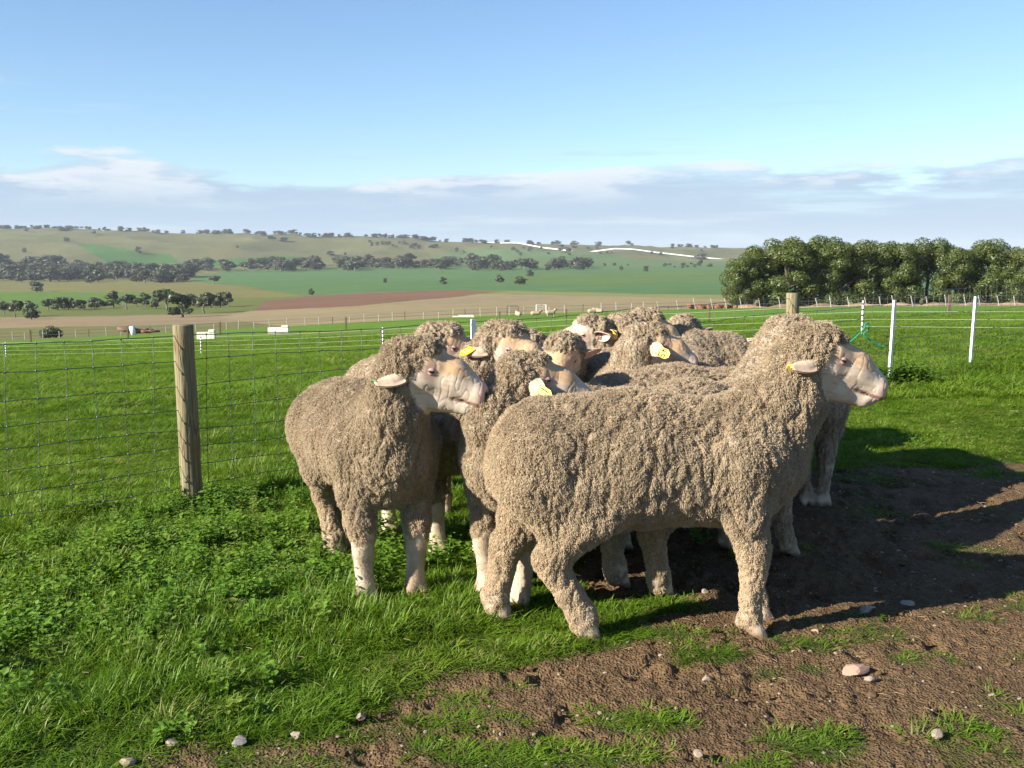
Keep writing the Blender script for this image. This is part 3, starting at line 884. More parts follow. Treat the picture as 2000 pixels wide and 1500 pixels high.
        hair.add_curves([4] * nh)
        hair.points.foreach_set('position', np.concatenate([P1, P2, P3]).astype(np.float32).ravel())
        hair.points.foreach_set('radius', np.concatenate([R1_, R2_, R3_]).astype(np.float32))
        skc = np.concatenate([np.zeros((n1 + n2_, 3)), sk[F[a3[0], 0]]]); isw = np.concatenate([np.ones(n1 + n2_), np.zeros(n3)])
        lit = np.concatenate([tone[F[a1[0], 0]], tone[F[a2[0], 0]], np.zeros(n3)])  # per-lock share of the paler rump, belly and leg wool
        at_ = hair.attributes.new('skin', 'FLOAT_COLOR', 'CURVE'); at_.data.foreach_set('color', np.concatenate([skc, np.ones((nh, 1))], 1).astype(np.float32).ravel())
        at_ = hair.attributes.new('wool', 'FLOAT', 'CURVE'); at_.data.foreach_set('value', isw.astype(np.float32))
        at_ = hair.attributes.new('tone', 'FLOAT', 'CURVE'); at_.data.foreach_set('value', lit.astype(np.float32))
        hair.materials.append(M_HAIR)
    return me, hair, H

def ear_mesh(mat_out, mat_in):
    """a cupped leaf-shaped ear along +X, hollow side towards +Y"""
    nu, nv = 15, 9; V = []; F = []
    for layer in (0, 1):
        for i in range(nu):
            t = i / (nu - 1)
            w = .029 * (math.sin(math.pi * min(1, t * .82 + .18)) ** .75) * (1.0 if t < .95 else .8) + .004
            for j in range(nv):
                s = j / (nv - 1) * 2 - 1
                cup = .030 * (1 - t * .7)
                x = t * .098; z = s * w; y = (s * s) * cup + (.004 if layer else -.001) - .010 * t * t
                V.append((x, y, z))
    n = nu * nv
    for l in (0, 1):
        for i in range(nu - 1):
            for j in range(nv - 1):
                a = l * n + i * nv + j
                f = (a, a + 1, a + nv + 1, a + nv)
                F.append(f if l == 0 else f[::-1])
    for i in range(nu - 1):
        for j in (0, nv - 1):
            a = i * nv + j; f = (a, a + nv, a + nv + n, a + n)
            F.append(f if j else f[::-1])
    for j in range(nv - 1):
        for i in (0, nu - 1):
            a = i * nv + j; f = (a, a + 1, a + 1 + n, a + n)
            F.append(f)
    q = (nu - 1) * (nv - 1)
    mi = [0] * q + [1] * q + [0] * (len(F) - 2 * q)
    me = bpy.data.meshes.new('ear'); me.from_pydata(V, [], F); me.materials.append(mat_out); me.materials.append(mat_in)
    me.polygons.foreach_set('material_index', mi); me.polygons.foreach_set('use_smooth', [True] * len(F)); me.update()
    return me
def eye_mesh():
    """eyeball with the two lids round it, looking along +X"""
    V = []; F = []; mi = []
    def sph(r, c, nu, nv, sel, m, sc=(1, 1, 1)):
        b = len(V)
        for i in range(nv + 1):
            for j in range(nu):
                a = math.pi * i / nv; t = 2 * math.pi * j / nu
                V.append((c[0] + r * sc[0] * math.cos(a), c[1] + r * sc[1] * math.sin(a) * math.cos(t), c[2] + r * sc[2] * math.sin(a) * math.sin(t)))
        for i in range(nv):
            for j in range(nu):
                q = (b + i * nu + j, b + i * nu + (j + 1) % nu, b + (i + 1) * nu + (j + 1) % nu, b + (i + 1) * nu + j)
                zc = sum(V[k][2] for k in q) / 4; xc = sum(V[k][0] for k in q) / 4; yc = sum(V[k][1] for k in q) / 4
                if sel(xc, yc, zc): F.append(q); mi.append(m)
    sph(.0135, (0, 0, 0), 18, 12, lambda x, y, z: True, 0)
    sph(.0162, (-.001, 0, 0), 24, 18, lambda x, y, z: z > .0034 - y * y * 16, 1, (1, 1.15, 1))
    sph(.0158, (-.001, 0, 0), 24, 18, lambda x, y, z: z < -.0046 + y * y * 18, 1, (1, 1.15, 1))
    me = bpy.data.meshes.new('eye'); me.from_pydata(V, [], F); me.materials.append(M_EYE); me.materials.append(M_LID)
    me.polygons.foreach_set('material_index', mi); me.polygons.foreach_set('use_smooth', [True] * len(F)); me.update()
    return me
EAR = ear_mesh(M_EAR_OUT, M_EAR_IN); EYE = eye_mesh()
def tag_mesh(mat):
    b = MB(); w, h, t = .021, .027, .0016
    o = [(-w, -h * .8), (-w * .8, -h), (w * .8, -h), (w, -h * .8), (w, h * .45), (w * .45, h), (-w * .45, h), (-w, h * .45)]
    V = [(x, -t, y) for x, y in o] + [(x, t, y) for x, y in o]; n = len(o)
    F = [tuple(range(n)), tuple(range(n, 2 * n))[::-1]] + [(i, i + n, (i + 1) % n + n, (i + 1) % n) for i in range(n)]
    b.add(V, F); b.tube([(0, 0, .016), (0, .006, .016)], .007, 12)
    return b.mesh('ear_tag', [mat])
TAG_Y = tag_mesh(M_TAG_Y); TAG_G = tag_mesh(M_TAG_G)
def digits_mesh(txt):
    b = MB(); n = len(txt); cw = .0125; ch = .026
    for i, ch_ in enumerate(txt):
        x0 = (i - (n - 1) / 2) * cw * 1.75 - cw / 2
        for (xa, ya), (xb, yb) in SEG[ch_]:
            p = Vector((x0 + xa * cw, -.0024, -.019 + ya * ch)); q = Vector((x0 + xb * cw, -.0024, -.019 + yb * ch))
            c = (p + q) / 2; L = 0
            b.box(c, (max(abs(q.x - p.x) / 2, 0) + .0021, .0007, abs(q.z - p.z) / 2 + .0021))
    return b.mesh('tag_number', [M_INK])
def basis(x, y):
    x = Vector(x).normalized(); y = Vector(y); y = (y - x * x.dot(y)).normalized(); z = x.cross(y)
    return Matrix((x, y, z)).transposed().to_4x4()

FEET0 = [(.33, .115), (.33, -.115), (-.42, .125), (-.42, -.125)]
def place_sheep(pr):
    base = dict(feet=FEET0, head=(.60, 0, .985), yaw=0, pitch=24, vox=.016, hairs=0, girth=1.0)
    base.update(pr); pr = base
    me, hair, H = build_sheep(pr)
    x, y = pr['xy']; sc = pr.get('scale', 1.0)
    root = empty('sheep', (x, y, float(height(x, y)) - pr.get('sink', .012)), math.radians(pr['dir']))
    root.scale = (sc,) * 3
    tag(root, pr['label'], 'sheep', 'mob of woolly rams by the fence')
    body = obj('body', me, root)
    if hair is not None: obj('wool', hair, root)
    for s in (1, -1):
        e = obj('eye', EYE, root)
        e.matrix_local = H @ Matrix.Translation((.070, s * .0650, .022)) @ basis((.30, s * .93, .10), (-.93 * s, .30, 0)) @ Matrix.Scale(1.05, 4)
        k = pr.get('ear_l' if s > 0 else 'ear_r')
        d = Vector(k if k else (-.58, s * .62, -.48))
        r = obj('ear', EAR, root)
        hol = Vector((.25, -s * .45, -.8)) if d.x < -.5 else Vector((.70, s * .45, -.40))
        if s < 0 and 'hol_r' in pr: hol = Vector(pr['hol_r'])
        M = H @ Matrix.Translation((-.010, s * .082, .012)) @ basis(d, hol)
        r.matrix_local = M
        tg = pr.get('tag_l' if s > 0 else 'tag_r')
        if tg:
            mat, txt, off, R = tg
            t = obj('ear_tag', TAG_Y if mat == 'y' else TAG_G, r)
            t.matrix_local = Matrix.Translation(off) @ R
            tag(t, 'yellow plastic ear tag' + (' numbered ' + txt if txt else '') if mat == 'y' else 'green plastic ear tag')
            if txt: obj('tag_number', digits_mesh(txt), t)
    return root, H

# ------------------------------------------------------------------ the mob
QUICK = globals().get('QUICK', False)
RX = lambda a: Matrix.Rotation(math.radians(a), 4, 'X')
RY = lambda a: Matrix.Rotation(math.radians(a), 4, 'Y')
RZ = lambda a: Matrix.Rotation(math.radians(a), 4, 'Z')
MOB = [
 dict(label='ram in full side view in front, facing right, standing on bare soil', xy=(.515, 3.66), dir=0, scale=1.04, seed=1, woolleg=True, vox=.0105, hairs=300000,
      feet=[(.395, .06), (.330, -.118), (-.545, .07), (-.245, -.125)], cap=.95, head=(.535, 0, .970), yaw=-2, pitch=19,
      ear_r=(-.62, -.45, -.60), tag_r=('y', '', (.088, .004, -.008), RY(60) @ RX(65) @ Matrix.Scale(.62, 4))),
 dict(label='leftmost ram, turned three-quarters to the camera, looking right, standing in grass', xy=(-.621, 4.26), dir=-66, scale=1.0, seed=2, girth=.96, hs=1.24, vox=.0105, hairs=250000,
      feet=[(.335, .105), (.33, -.10), (-.43, .055), (-.33, -.055)], head=(.49, .05, .945), yaw=58, pitch=14, ear_r=(-.60, -.45, -.62),
      tag_r=('g', '', (.088, .004, -.008), RY(60) @ RX(65) @ Matrix.Scale(.7, 4))),
 dict(label='ram with yellow ear tag numbered 11, chest in shadow, head turned right', xy=(.145, 4.22), dir=-122, scale=.97, seed=3, vox=.0115, hairs=160000,
      feet=[(.36, .09), (.33, -.10), (-.42, .12), (-.42, -.12)], head=(.32, .08, .925), yaw=124, pitch=12, cap=.85, mid=(.44, .02, .78),
      ear_r=(.75, -.45, -.28), hol_r=(0, 1, 0), tag_r=('y', '11', (.100, -.013, .0), RY(90))),
 dict(label='ram behind the leftmost one, only its head and the curve of its back showing', xy=(-.60, 5.30), dir=-72, scale=1.0, seed=4, vox=.014, hairs=45000,
      head=(.50, .10, .95), yaw=66, pitch=20),
 dict(label='ram with pale lit face and yellow tag, looking right from behind the tagged 11 ram', xy=(-.25, 4.92), dir=-90, scale=1.0, seed=5, vox=.0125, hairs=60000,
      feet=[(.36, .11), (.345, -.09), (-.42, .12), (-.42, -.12)], head=(.41, .20, .975), yaw=60, pitch=20, cap=1.05, ear_r=(-.55, -.55, -.55),
      tag_r=('y', '', (.084, -.004, .0), RY(70))),
 dict(label='ram with shaded bluish face peeping out just right of the pale faced ram', xy=(-.18, 6.22), dir=-57, scale=.95, seed=6, vox=.016, hairs=30000, head=(.50, 0, .90), yaw=22, pitch=38),
 dict(label='ram with round wool cap bent down left, next to the shaded bluish face', xy=(.23, 5.85), dir=-87, scale=.97, seed=7, vox=.014, hairs=40000,
      head=(.47, .02, .89), yaw=-22, pitch=36, cap=1.2, ear_l=(-.35, .9, -.20)),
 dict(label='ram facing left with wrinkled pale cheek and pale ear held out', xy=(1.03, 6.62), dir=-161, scale=1.05, seed=8, vox=.016, hairs=40000,
      head=(.52, 0, .84), yaw=-6, pitch=16, tan=.3, ear_l=(-.2, .9, -.15)),
 dict(label='ram with ear tag numbered 45, wool over its brow, looking right', xy=(.56, 5.58), dir=-80, scale=1.0, seed=9, vox=.0125, hairs=60000,
      head=(.46, .03, .925), yaw=76, pitch=16, ear_r=(.85, -.45, -.10), hol_r=(0, 1, 0), tag_r=('y', '45', (.100, -.013, .0), RY(90))),
 dict(label='ram seen from behind with grey rump, its wool covered poll turned away', xy=(.88, 5.95), dir=102, scale=1.06, seed=10, vox=.015, hairs=40000,
      head=(.54, .04, .84), yaw=35, pitch=22, ear_l=(-.5, .8, -.2), tag_l=('y', '', (.084, .004, .0), RY(90))),
 dict(label='farthest tall head with ridged tan nose, looking right above the mob', xy=(.60, 7.0), dir=-60, scale=1.0, seed=11, vox=.016, hairs=35000, head=(.50, 0, .925), yaw=54, pitch=24, cap=1.05),
 dict(label='rearmost ram on the right, round wool cap and shaded face bent to the left', xy=(1.06, 7.28), dir=-82, scale=.98, seed=12, vox=.016, hairs=30000, head=(.46, .02, .88), yaw=-30, pitch=34, cap=1.2,
      ear_l=(-.45, .85, -.25)),
 dict(label='ram close behind the foremost one, its woolly neck rising behind that neck', xy=(.80, 4.30), dir=41, scale=1.0, seed=13, woolleg=True, vox=.0125, hairs=60000,
      feet=[(.36, .12), (.50, -.12), (-.40, .10), (-.36, -.10)], head=(.585, -.02, .99), yaw=-14, pitch=22),
 dict(label='ram with shaded bluish legs standing beyond the chest of the foremost one', xy=(1.62, 5.85), dir=-86, scale=.98, seed=14, woolleg=True, vox=.016, hairs=20000,
      feet=[(.36, .06), (.33, -.02), (-.42, .12), (-.42, -.12)], head=(.46, -.08, .87), yaw=-42, pitch=24),
 dict(label='ram in the middle, only its lit hunched back showing, head hidden', xy=(.86, 4.93), dir=20, scale=1.0, seed=15, vox=.0125, hairs=60000, head=(.56, .10, .72), yaw=55, pitch=35),
]
ONLY = globals().get('ONLY')
for pr in MOB:
    if ONLY and pr['seed'] not in ONLY: continue
    if QUICK: pr['vox'] = max(pr['vox'], .02); pr['hairs'] = 0
    place_sheep(pr)

# ------------------------------------------------------------------ fence and yard materials
def wood_material(name, a, b, c):
    m = Mat(name); P = m.coord('Object', (1, 1, .06)); Q = m.coord('Object')
    g = m.noise(P, 60, 5, .65); k = m.noise(Q, 5, 4, .6); cr = m.vor(m.coord('Object', (1, 1, .05)), 45, 'DISTANCE_TO_EDGE')
    col = m.mix(m.rng(g, .3, .7), a, b)
    col = m.mix(m.rng(k, .45, .7, 0, .7), col, c)
    crack = m.rng(cr, 0.0, .05)
    col = m.mix(crack, m.mix(1.0, col, (.55, .5, .45), 'MULTIPLY'), col)
    return m.pbr(col, .85, m.bump(m.math('ADD', g, m.math('MULTIPLY', crack, .6)), .7, .006), .15)
M_POST = wood_material('treated_pine', (.160, .140, .082), (.240, .205, .125), (.19, .12, .065))
M_OLDPOST = wood_material('old_wood', (.10, .07, .05), (.16, .12, .09), (.12, .08, .05))
M_WIRE = simple_mat('galvanised_wire', (.10, .115, .115), .45, .2, 30, 0, .001, metal=.6, spec=.4)
M_WHITE = simple_mat('white_painted_steel', (.72, .73, .73), .45, .10, 25, .1, .002)
M_TAPE = simple_mat('electric_tape', (.48, .50, .36), .5, .1, 30, 0, .001)
M_RUST = simple_mat('rusty_steel', (.20, .09, .05), .8, .3, 40, .3, .003)
M_DARK = simple_mat('dark_steel', (.06, .055, .05), .7, .3, 40, .3, .003)
M_DROP = simple_mat('weathered_dropper', (.33, .32, .29), .7, .2, 20, .1, .002)
M_CONC = simple_mat('pale_concrete', (.62, .58, .50), .85, .15, 12, .3, .01)
M_ROPE = simple_mat('green_hose', (.012, .22, .13), .4, .15, 40, .1, .002)
M_STONE = simple_mat('pale_stone', (.27, .215, .16), .85, .25, 30, .5, .004)
M_PINK = simple_mat('pink_stone', (.30, .195, .145), .85, .2, 40, .5, .003)
M_GREYST = simple_mat('grey_stone', (.28, .25, .22), .85, .25, 30, .5, .004)

# ------------------------------------------------------------------ the mesh fence: posts, eight line wires, stays
FA = Vector((-1.79, 5.62)); FD = Vector((4.42, 4.0)); FL_ = FD.length; FD = FD / FL_
def fence_xy(s): return FA + FD * s
def fz(s, z):
    p = fence_xy(s); return Vector((p.x, p.y, float(height(p.x, p.y)) + z))
fence = tag(empty('wire_mesh_fence', (FA.x, FA.y, 0)), 'galvanised wire mesh fence on wooden posts behind the mob', 'fence')
def in_fence(o): o.parent = fence; o.matrix_parent_inverse = Matrix.Translation((-FA.x, -FA.y, 0)); return o
def round_post(name, p, h, r, seed, lean=(0, 0)):
    rg = random.Random(seed); b = MB(); pts = []; rad = []
    n = 13
    for i in range(n):
        t = i / (n - 1)
        pts.append((p[0] + lean[0] * t + rg.uniform(-1, 1) * .0018, p[1] + lean[1] * t + rg.uniform(-1, 1) * .0018, p[2] - .12 + (h + .12) * t)); rad.append(r * (1.03 - .07 * t) * (1 + rg.uniform(-1, 1) * .012))
    pts.append((pts[-1][0], pts[-1][1], pts[-1][2] + .004)); rad.append(r * .93)
    seg = 22
    b.tube(pts, rad, seg)
    V = b.v[0]
    for i in range(len(V)):                       # chipped, slightly faceted trunk
        k = i % seg; a = 2 * math.pi * k / seg; ring = i // seg
        f = 1 + .02 * math.sin(3 * a + seed) + .012 * math.sin(7 * a + seed * 2 + ring * .35)
        c = np.array(pts[ring]); V[i] = c + (V[i] - c) * f
    return obj(name, b.mesh(name, [M_POST], True))
for i, s in enumerate((-FL_, 0.0, FL_, 2 * FL_)):
    p = fz(s, 0)
    o = in_fence(round_post('wooden_post', p, .985 if i != 2 else .975, .058 if i < 2 else .062, 3 + i, (-.02 if i == 1 else 0, 0)))
def steel_post(s, h, mat, w=.017, lean=0.0):
    p = fz(s, 0); b = MB(); R = Matrix.Rotation(math.atan2(FD.y, FD.x), 3, 'Z')
    V = []
    prof = [(-w, -w * .35), (-w * .2, -w * .35), (0, w), (w * .2, -w * .35), (w, -w * .35), (w, -w * .6), (-w, -w * .6)]
    n = len(prof)
    for z in (-.1, h):
        for x, y in prof:
            q = R @ Vector((x, y, 0)); V.append((p.x + q.x + lean * max(z, 0), p.y + q.y, p.z + z))
    b.add(V, [(i, (i + 1) % n, n + (i + 1) % n, n + i) for i in range(n)] + [tuple(range(n))[::-1], tuple(range(n, 2 * n))])
    for k in range(7):
        b.box((p.x + lean * .1 * (k + 1), p.y - w * .7, p.z + .1 + k * .115), (.0035, .002, .006), mi=1)
    return in_fence(obj('steel_post', b.mesh('steel_post', [mat, M_DARK])))
steel_post(2.05, .935, M_WHITE, .021)
def s_at(px):
    """distance along the fence of a column of the photograph"""
    u = (px - 1000) / FPX
    s = 0.0
    for _ in range(30):
        p = fence_xy(s); h = float(height(p.x, p.y)); dep = p.y * CP - (h + .5 - CAM_H) * SP
        s += (u * dep - p.x) / (FD.x - u * FD.y * CP)
    return s
steel_post(s_at(1740), .84, M_WHITE, .021, .03)
steel_post(s_at(1899), .82, M_WHITE, .021, .03)
WZ = [.090, .190, .300, .415, .535, .655, .785, .925]
S0, S1_ = -2.2, 14.5
rgw = random.Random(5)
for k, z in enumerate(WZ):
    b = MB(); pts = []
    n = 120
    for i in range(n + 1):
        s = S0 + (S1_ - S0) * i / n
        sag = .012 * math.sin(s * 1.06 + k * 1.3) + .006 * math.sin(s * 3.7 + k) + .003 * math.sin(s * 17 + k * 2)
        pts.append(fz(s, z + sag))
    b.tube(pts, .0021 if k < 7 else .0025, 5)
    in_fence(obj('line_wire', b.mesh('line_wire', [M_WIRE], True)))
ns = 0
s = S0 + .05
while s < S1_:
    b = MB(); pts = []; lean = rgw.uniform(-.022, .022)
    for k, z in enumerate(WZ):
        sag = .012 * math.sin(s * 1.06 + k * 1.3) + .006 * math.sin(s * 3.7 + k)
        pts.append(fz(s + lean * (z - .3) + rgw.uniform(-.004, .004), z + sag))
    b.tube(pts, .0016, 4)
    if s < 9:
        for p in pts: b.box(p, (.0038, .0038, .0045))
    in_fence(obj('stay_wire', b.mesh('stay_wire', [M_WIRE], True)))
    s += .150

# ------------------------------------------------------------------ electric fence in the field behind
POLES = [(-330, 41, .85), (12, 36, .56), (393, 31, .60), (748, 27, .60), (1240, 22.5, .62), (1683, 19, .62), (2120, 16.5, .62)]
ef = tag(empty('electric_fence', ground_pt(1000, 25)), 'electric fence of four pale tapes on thin poles in the field', 'fence')
def keep(o, root): o.parent = root; o.matrix_parent_inverse = Matrix.Translation(-root.location); return o
base = [ground_pt(px, Y) for px, Y, _ in POLES]
for (px, Y, h), p in zip(POLES, base):
    b = MB(); b.tube([p - Vector((0, 0, .2)), p + Vector((0, 0, h))], .016, 8)
    for k in range(5): b.tube([p + Vector((0, 0, h * (.2 + .17 * k))), p + Vector((0, 0, h * (.2 + .17 * k) + .03))], .024, 8, mi=1)
    keep(obj('pole', b.mesh('pole', [M_WHITE, M_DARK], True)), ef)
for k in range(4):
    b = MB(); pts = []
    for i in range(len(base) - 1):
        for t in np.linspace(0, 1, 7)[:-1]:
            p = base[i].lerp(base[i + 1], t); p.z = max(p.z, float(height(p.x, p.y))) if t else p.z
            pts.append(p + Vector((0, 0, .14 + .135 * k - .02 * math.sin(math.pi * t))))
    b.tube(pts, [.0018] * len(pts), 5)
    keep(obj('tape', b.mesh('tape', [M_TAPE], True)), ef)
# the looped green hose by the right-hand steel post
hb = ground_pt(1690, 10.55)
H0 = at(1660, 668, 10.6); loop = [(1655, 672), (1668, 662), (1680, 650), (1688, 641), (1690, 633), (1696, 631), (1698, 638), (1694, 646), (1687, 652), (1694, 660), (1706, 668), (1718, 675), (1728, 679)]
b = MB(); pts = [at(x, y, 10.75 + .01 * i) for i, (x, y) in enumerate(loop)]
fine = []
for i in range(len(pts) - 1):
    p0, p1, p2, p3 = pts[max(i - 1, 0)], pts[i], pts[i + 1], pts[min(i + 2, len(pts) - 1)]
    for t in np.linspace(0, 1, 5)[:-1]:
        fine.append(.5 * ((2 * p1) + (p2 - p0) * t + (2 * p0 - 5 * p1 + 4 * p2 - p3) * t * t + (3 * p1 - p0 - 3 * p2 + p3) * t ** 3))
b.tube(fine + [pts[-1]], .008, 8)
tag(obj('hose', b.mesh('hose', [M_ROPE], True)), 'looped green hose hanging on the mesh beside the white steel post', 'hose')

# ------------------------------------------------------------------ brown post fence across the middle of the field
mf = tag(empty('post_and_wire_fence', ground_pt(1000, 70)), 'plain wire fence on short brown posts across the middle of the field', 'fence')
MP = [(60, 84), (250, 82), (430, 79), (676, 76), (976, 76), (1106, 74), (1385, 60), (1853, 51), (2100, 46)]
mb = [ground_pt(px, Y) for px, Y in MP]
for p in mb:
    b = MB(); b.box(p + Vector((0, 0, .45)), (.06, .06, .55)); keep(obj('post', b.mesh('post', [M_OLDPOST])), mf)
for k in range(2):
    b = MB(); pts = []
    for i in range(len(mb) - 1):
        for t in np.linspace(0, 1, 9)[:-1]:
            p = mb[i].lerp(mb[i + 1], t); p.z = float(height(p.x, p.y)); pts.append(p + Vector((0, 0, .55 + .35 * k)))
    b.tube(pts, .008, 4); keep(obj('line_wire', b.mesh('line_wire', [M_WIRE])), mf)
# ------------------------------------------------------------------ boundary fence of pale droppers on the edge of the paddock
bf = tag(empty('boundary_fence', ground_pt(1000, 126)), 'distant boundary fence of many pale thin posts along the field edge', 'fence')
rb = random.Random(9); prev = []
px = -60.0
while px < 2080:
    Y = 127 + 2 * math.sin(px * .01)
    leaning = 1280 < px < 1990
    p = ground_pt(px, Y); hgt = rb.uniform(.85, 1.15) * (1.25 if leaning else 1.0)
    ln = rb.uniform(-.05, .05) + (-.32 if leaning else 0)
    b = MB(); b.tube([p - Vector((0, 0, .2)), p + Vector((ln, 0, hgt))], .052 if leaning else .05, 5)
    keep(obj('dropper', b.mesh('dropper', [M_DROP if rb.random() > .2 or leaning else M_OLDPOST])), bf)
    prev.append(p)
    px += rb.uniform(22, 36) * (1.0 if not leaning else 1.1)
for k in range(2):
    b = MB(); b.tube([p + Vector((0, 0, .45 + .4 * k)) for p in prev], .012, 4); keep(obj('line_wire', b.mesh('line_wire', [M_WIRE])), bf)
def hurdle(px, Y, w, label, mat):
    p = ground_pt(px, Y); b = MB(); h = 1.1
    b.tube([p + Vector((-w / 2, 0, -.2)), p + Vector((-w / 2, 0, h)), p + Vector((w / 2, 0, h)), p + Vector((w / 2, 0, -.2))], .06, 6)
    for z in (.3, .6, .85): b.tube([p + Vector((-w / 2, 0, z)), p + Vector((w / 2, 0, z))], .015, 5)
    tag(obj('gate', b.mesh('gate', [mat])), label, 'gate')
hurdle(1001, 125, 1.35, 'dark steel gate frame in the far boundary fence', M_DARK)
hurdle(1057, 125, 1.2, 'white steel gate frame in the far boundary fence', M_WHITE)

# ------------------------------------------------------------------ troughs, log heap, clods, plank
def trough(px, py, Y, L, label, rz):
    p = ground_pt(px, Y); root = tag(empty('feed_trough', p, rz), label, 'trough')
    b = MB(); h, w, t = .42, .42, .06
    b.box((0, 0, .10), (L / 2, w / 2, .10)); b.box((0, -w / 2 + t / 2, .31), (L / 2, t / 2, .11)); b.box((0, w / 2 - t / 2, .31), (L / 2, t / 2, .11))
    for s_ in (-1, 1): b.box((s_ * (L / 2 - t / 2), 0, .312), (t / 2, w / 2 - t - .002, .108))
    obj('basin', b.mesh('basin', [M_CONC]), root)
    c = MB(); c.box((L * .33, 0, .50), (L * .16, w / 2 + .03, .07)); obj('float_cover', c.mesh('float_cover', [M_CONC]), root)
trough(403, 660, 62, 1.05, 'pale concrete trough just right of the near wooden post, nearer one', .06)
trough(544, 645, 76, 1.5, 'pale concrete trough farther off, left of the mob', .03)
def rock_mesh(seed, mat, r=1.0, flat=.6, n=2):
    import bmesh
    bm = bmesh.new(); bmesh.ops.create_icosphere(bm, subdivisions=n, radius=r)
    V = np.array([v.co for v in bm.verts])
    d = 1 + .28 * fbm(V * 1.1 + seed * 7, 3, seed) + .10 * vnoise(V * 4 + seed, seed + 3)
    for v, k in zip(bm.verts, d): v.co *= k; v.co.z *= flat
    for i in range(3):                               # broken faces
        rg = random.Random(seed * 10 + i); nn = Vector((rg.uniform(-1, 1), rg.uniform(-1, 1), rg.uniform(0, 1))).normalized(); q = r * .62 * (1 if abs(nn.z) < .6 else flat)
        for v in bm.verts:
            e = v.co.dot(nn) - q
            if e > 0: v.co -= nn * e * .85
    me = bpy.data.meshes.new('stone'); bm.to_mesh(me); bm.free(); me.materials.append(mat)
    return me
heap = on_ground(272, 640); heap.y = 118; heap = ground_pt(272, 118)
hr = tag(empty('timber_heap', heap), 'heap of dark old timber and a white drum at the left field edge', 'heap')
for i in range(9):
    b = MB(); a = rb.uniform(-.4, .4); L = rb.uniform(1.0, 2.2); c = Vector((rb.uniform(-1.8, 2.6), rb.uniform(-.5, .5), .15 + rb.uniform(0, .5)))
    d = Vector((math.cos(a), .3 * math.sin(a * 3), .25 * math.sin(i * 2.1))).normalized()
    b.tube([c - d * L / 2, c, c + d * L / 2], [.14, .16, .10], 7); obj('log', b.mesh('log', [M_OLDPOST if i % 2 else M_RUST], True), hr)
b = MB(); b.tube([(-.35, -.7, 0), (-.6, -.7, 1.05)], .30, 14); obj('drum', b.mesh('drum', [M_WHITE], True), hr)
ch = tag(empty('clod_heap', ground_pt(1390, 131)), 'low heap of red brown clods beside the left edge of the pines', 'heap')
for i in range(26):
    c = obj('clod', rock_mesh(100 + i % 6, M_RUST, .30 + .2 * rb.random(), .8, 1), ch, (rb.gauss(0, 1.6), rb.uniform(-.8, .8), .15 + rb.random() * .25), (0, 0, i))
# bank of bare earth below the pines
PLK = ground_pt(905, 124); b = MB(); b.box(PLK + Vector((0, 0, .12)), (1.3, .12, .06)); b.box(PLK + Vector((.3, .1, .24)), (.9, .1, .055))
tag(obj('plank_stack', b.mesh('plank_stack', [M_CONC])), 'pale sawn planks lying by the far boundary fence', 'planks')

# ------------------------------------------------------------------ pipeline over the far hill
def pipe(pts, name='pipe'):
    b = MB(); P = []
    for px, py, Y in pts:
        g = ground_pt(px, Y); P.append(Vector((g.x, g.y, max(g.z + 2.0, at(px, py, Y).z))))
    Q = []
    for a, c in zip(P[:-1], P[1:]):
        for t in np.linspace(0, 1, 5)[:-1]:
            q = a.lerp(c, t); q.z = max(q.z, float(height(q.x, q.y)) + 1.2); Q.append(q)
    b.tube(Q + [P[-1]], 1.5, 8)
    return obj(name, b.mesh(name, [M_WHITE], True))
pl = tag(empty('pipeline', ground_pt(1100, 2550)), 'long white pipeline running down the far hillside', 'pipeline')
keep(pipe([(893, 475, 2900), (930, 479, 2850), (960, 481, 2800), (1010, 481, 2750), (1060, 485, 2700), (1118, 492, 2650)]), pl)
keep(pipe([(1146, 495, 2500), (1200, 501, 2480), (1270, 504, 2460), (1350, 506, 2440), (1432, 509, 2420), (1520, 511, 2410)]), pl)

# ------------------------------------------------------------------ sheep resting far off in the field
def far_sheep_mesh(seed, lying):
    L = [((-.35, 0, .42), (.25, 0, .44), .24, .24, 1, .06), ((.28, 0, .5), (.48, 0, .62 if lying else .72), .15, .11, 1, .06), ((.48, 0, .66 if lying else .76), (.66, 0, .60 if lying else .70), .10, .06, 1, .04)]
    if not lying:
        for x in (-.36, .28):
            for y in (-.12, .12): L.append(((x, y, .4), (x, y, .02), .08, .045, 1, .04))
    xs = np.arange(-.75, .85, .05); ys = np.arange(-.4, .42, .05); zs = np.arange(-.08, .98, .05)
    D = np.full((len(xs), len(ys), len(zs)), .5)
    for a, b_, ra, rb_, sq, k in L:
        d = cone_d(xs[:, None, None], ys[None, :, None], zs[None, None, :], a, b_, ra, rb_, sq); h = np.clip(.5 + .5 * (D - d) / k, 0, 1); D = D * (1 - h) + d * h - k * h * (1 - h)
    V, F = surface_nets(D, xs, ys, zs); n = len(V)
    return np_mesh('sheep', V, F, True, {'wool': np.ones(n), 'tip': np.ones(n), 'tone': np.ones(n), 'skin': np.ones((n, 3)) * .5}, [M_FLEECE])
for px, rz, ly, lab in ((1012, 2.0, True, 'tiny far sheep in the field, left of the three by the gates'), (1047, .1, True, 'tiny far sheep in the field, middle one of the three by the gates'),
                        (1076, .2, False, 'tiny far sheep in the field, right of the three by the gates'), (1158, .2, True, 'tiny far sheep lying in the field above the mob, left of a pair'),
                        (1168, 2.8, True, 'tiny far sheep lying in the field above the mob, right of a pair')):
    p = ground_pt(px, 104); o = obj('sheep', far_sheep_mesh(px, ly), None, p, (0, 0, rz), .95)
    tag(o, lab, 'sheep', 'sheep far off in the field')

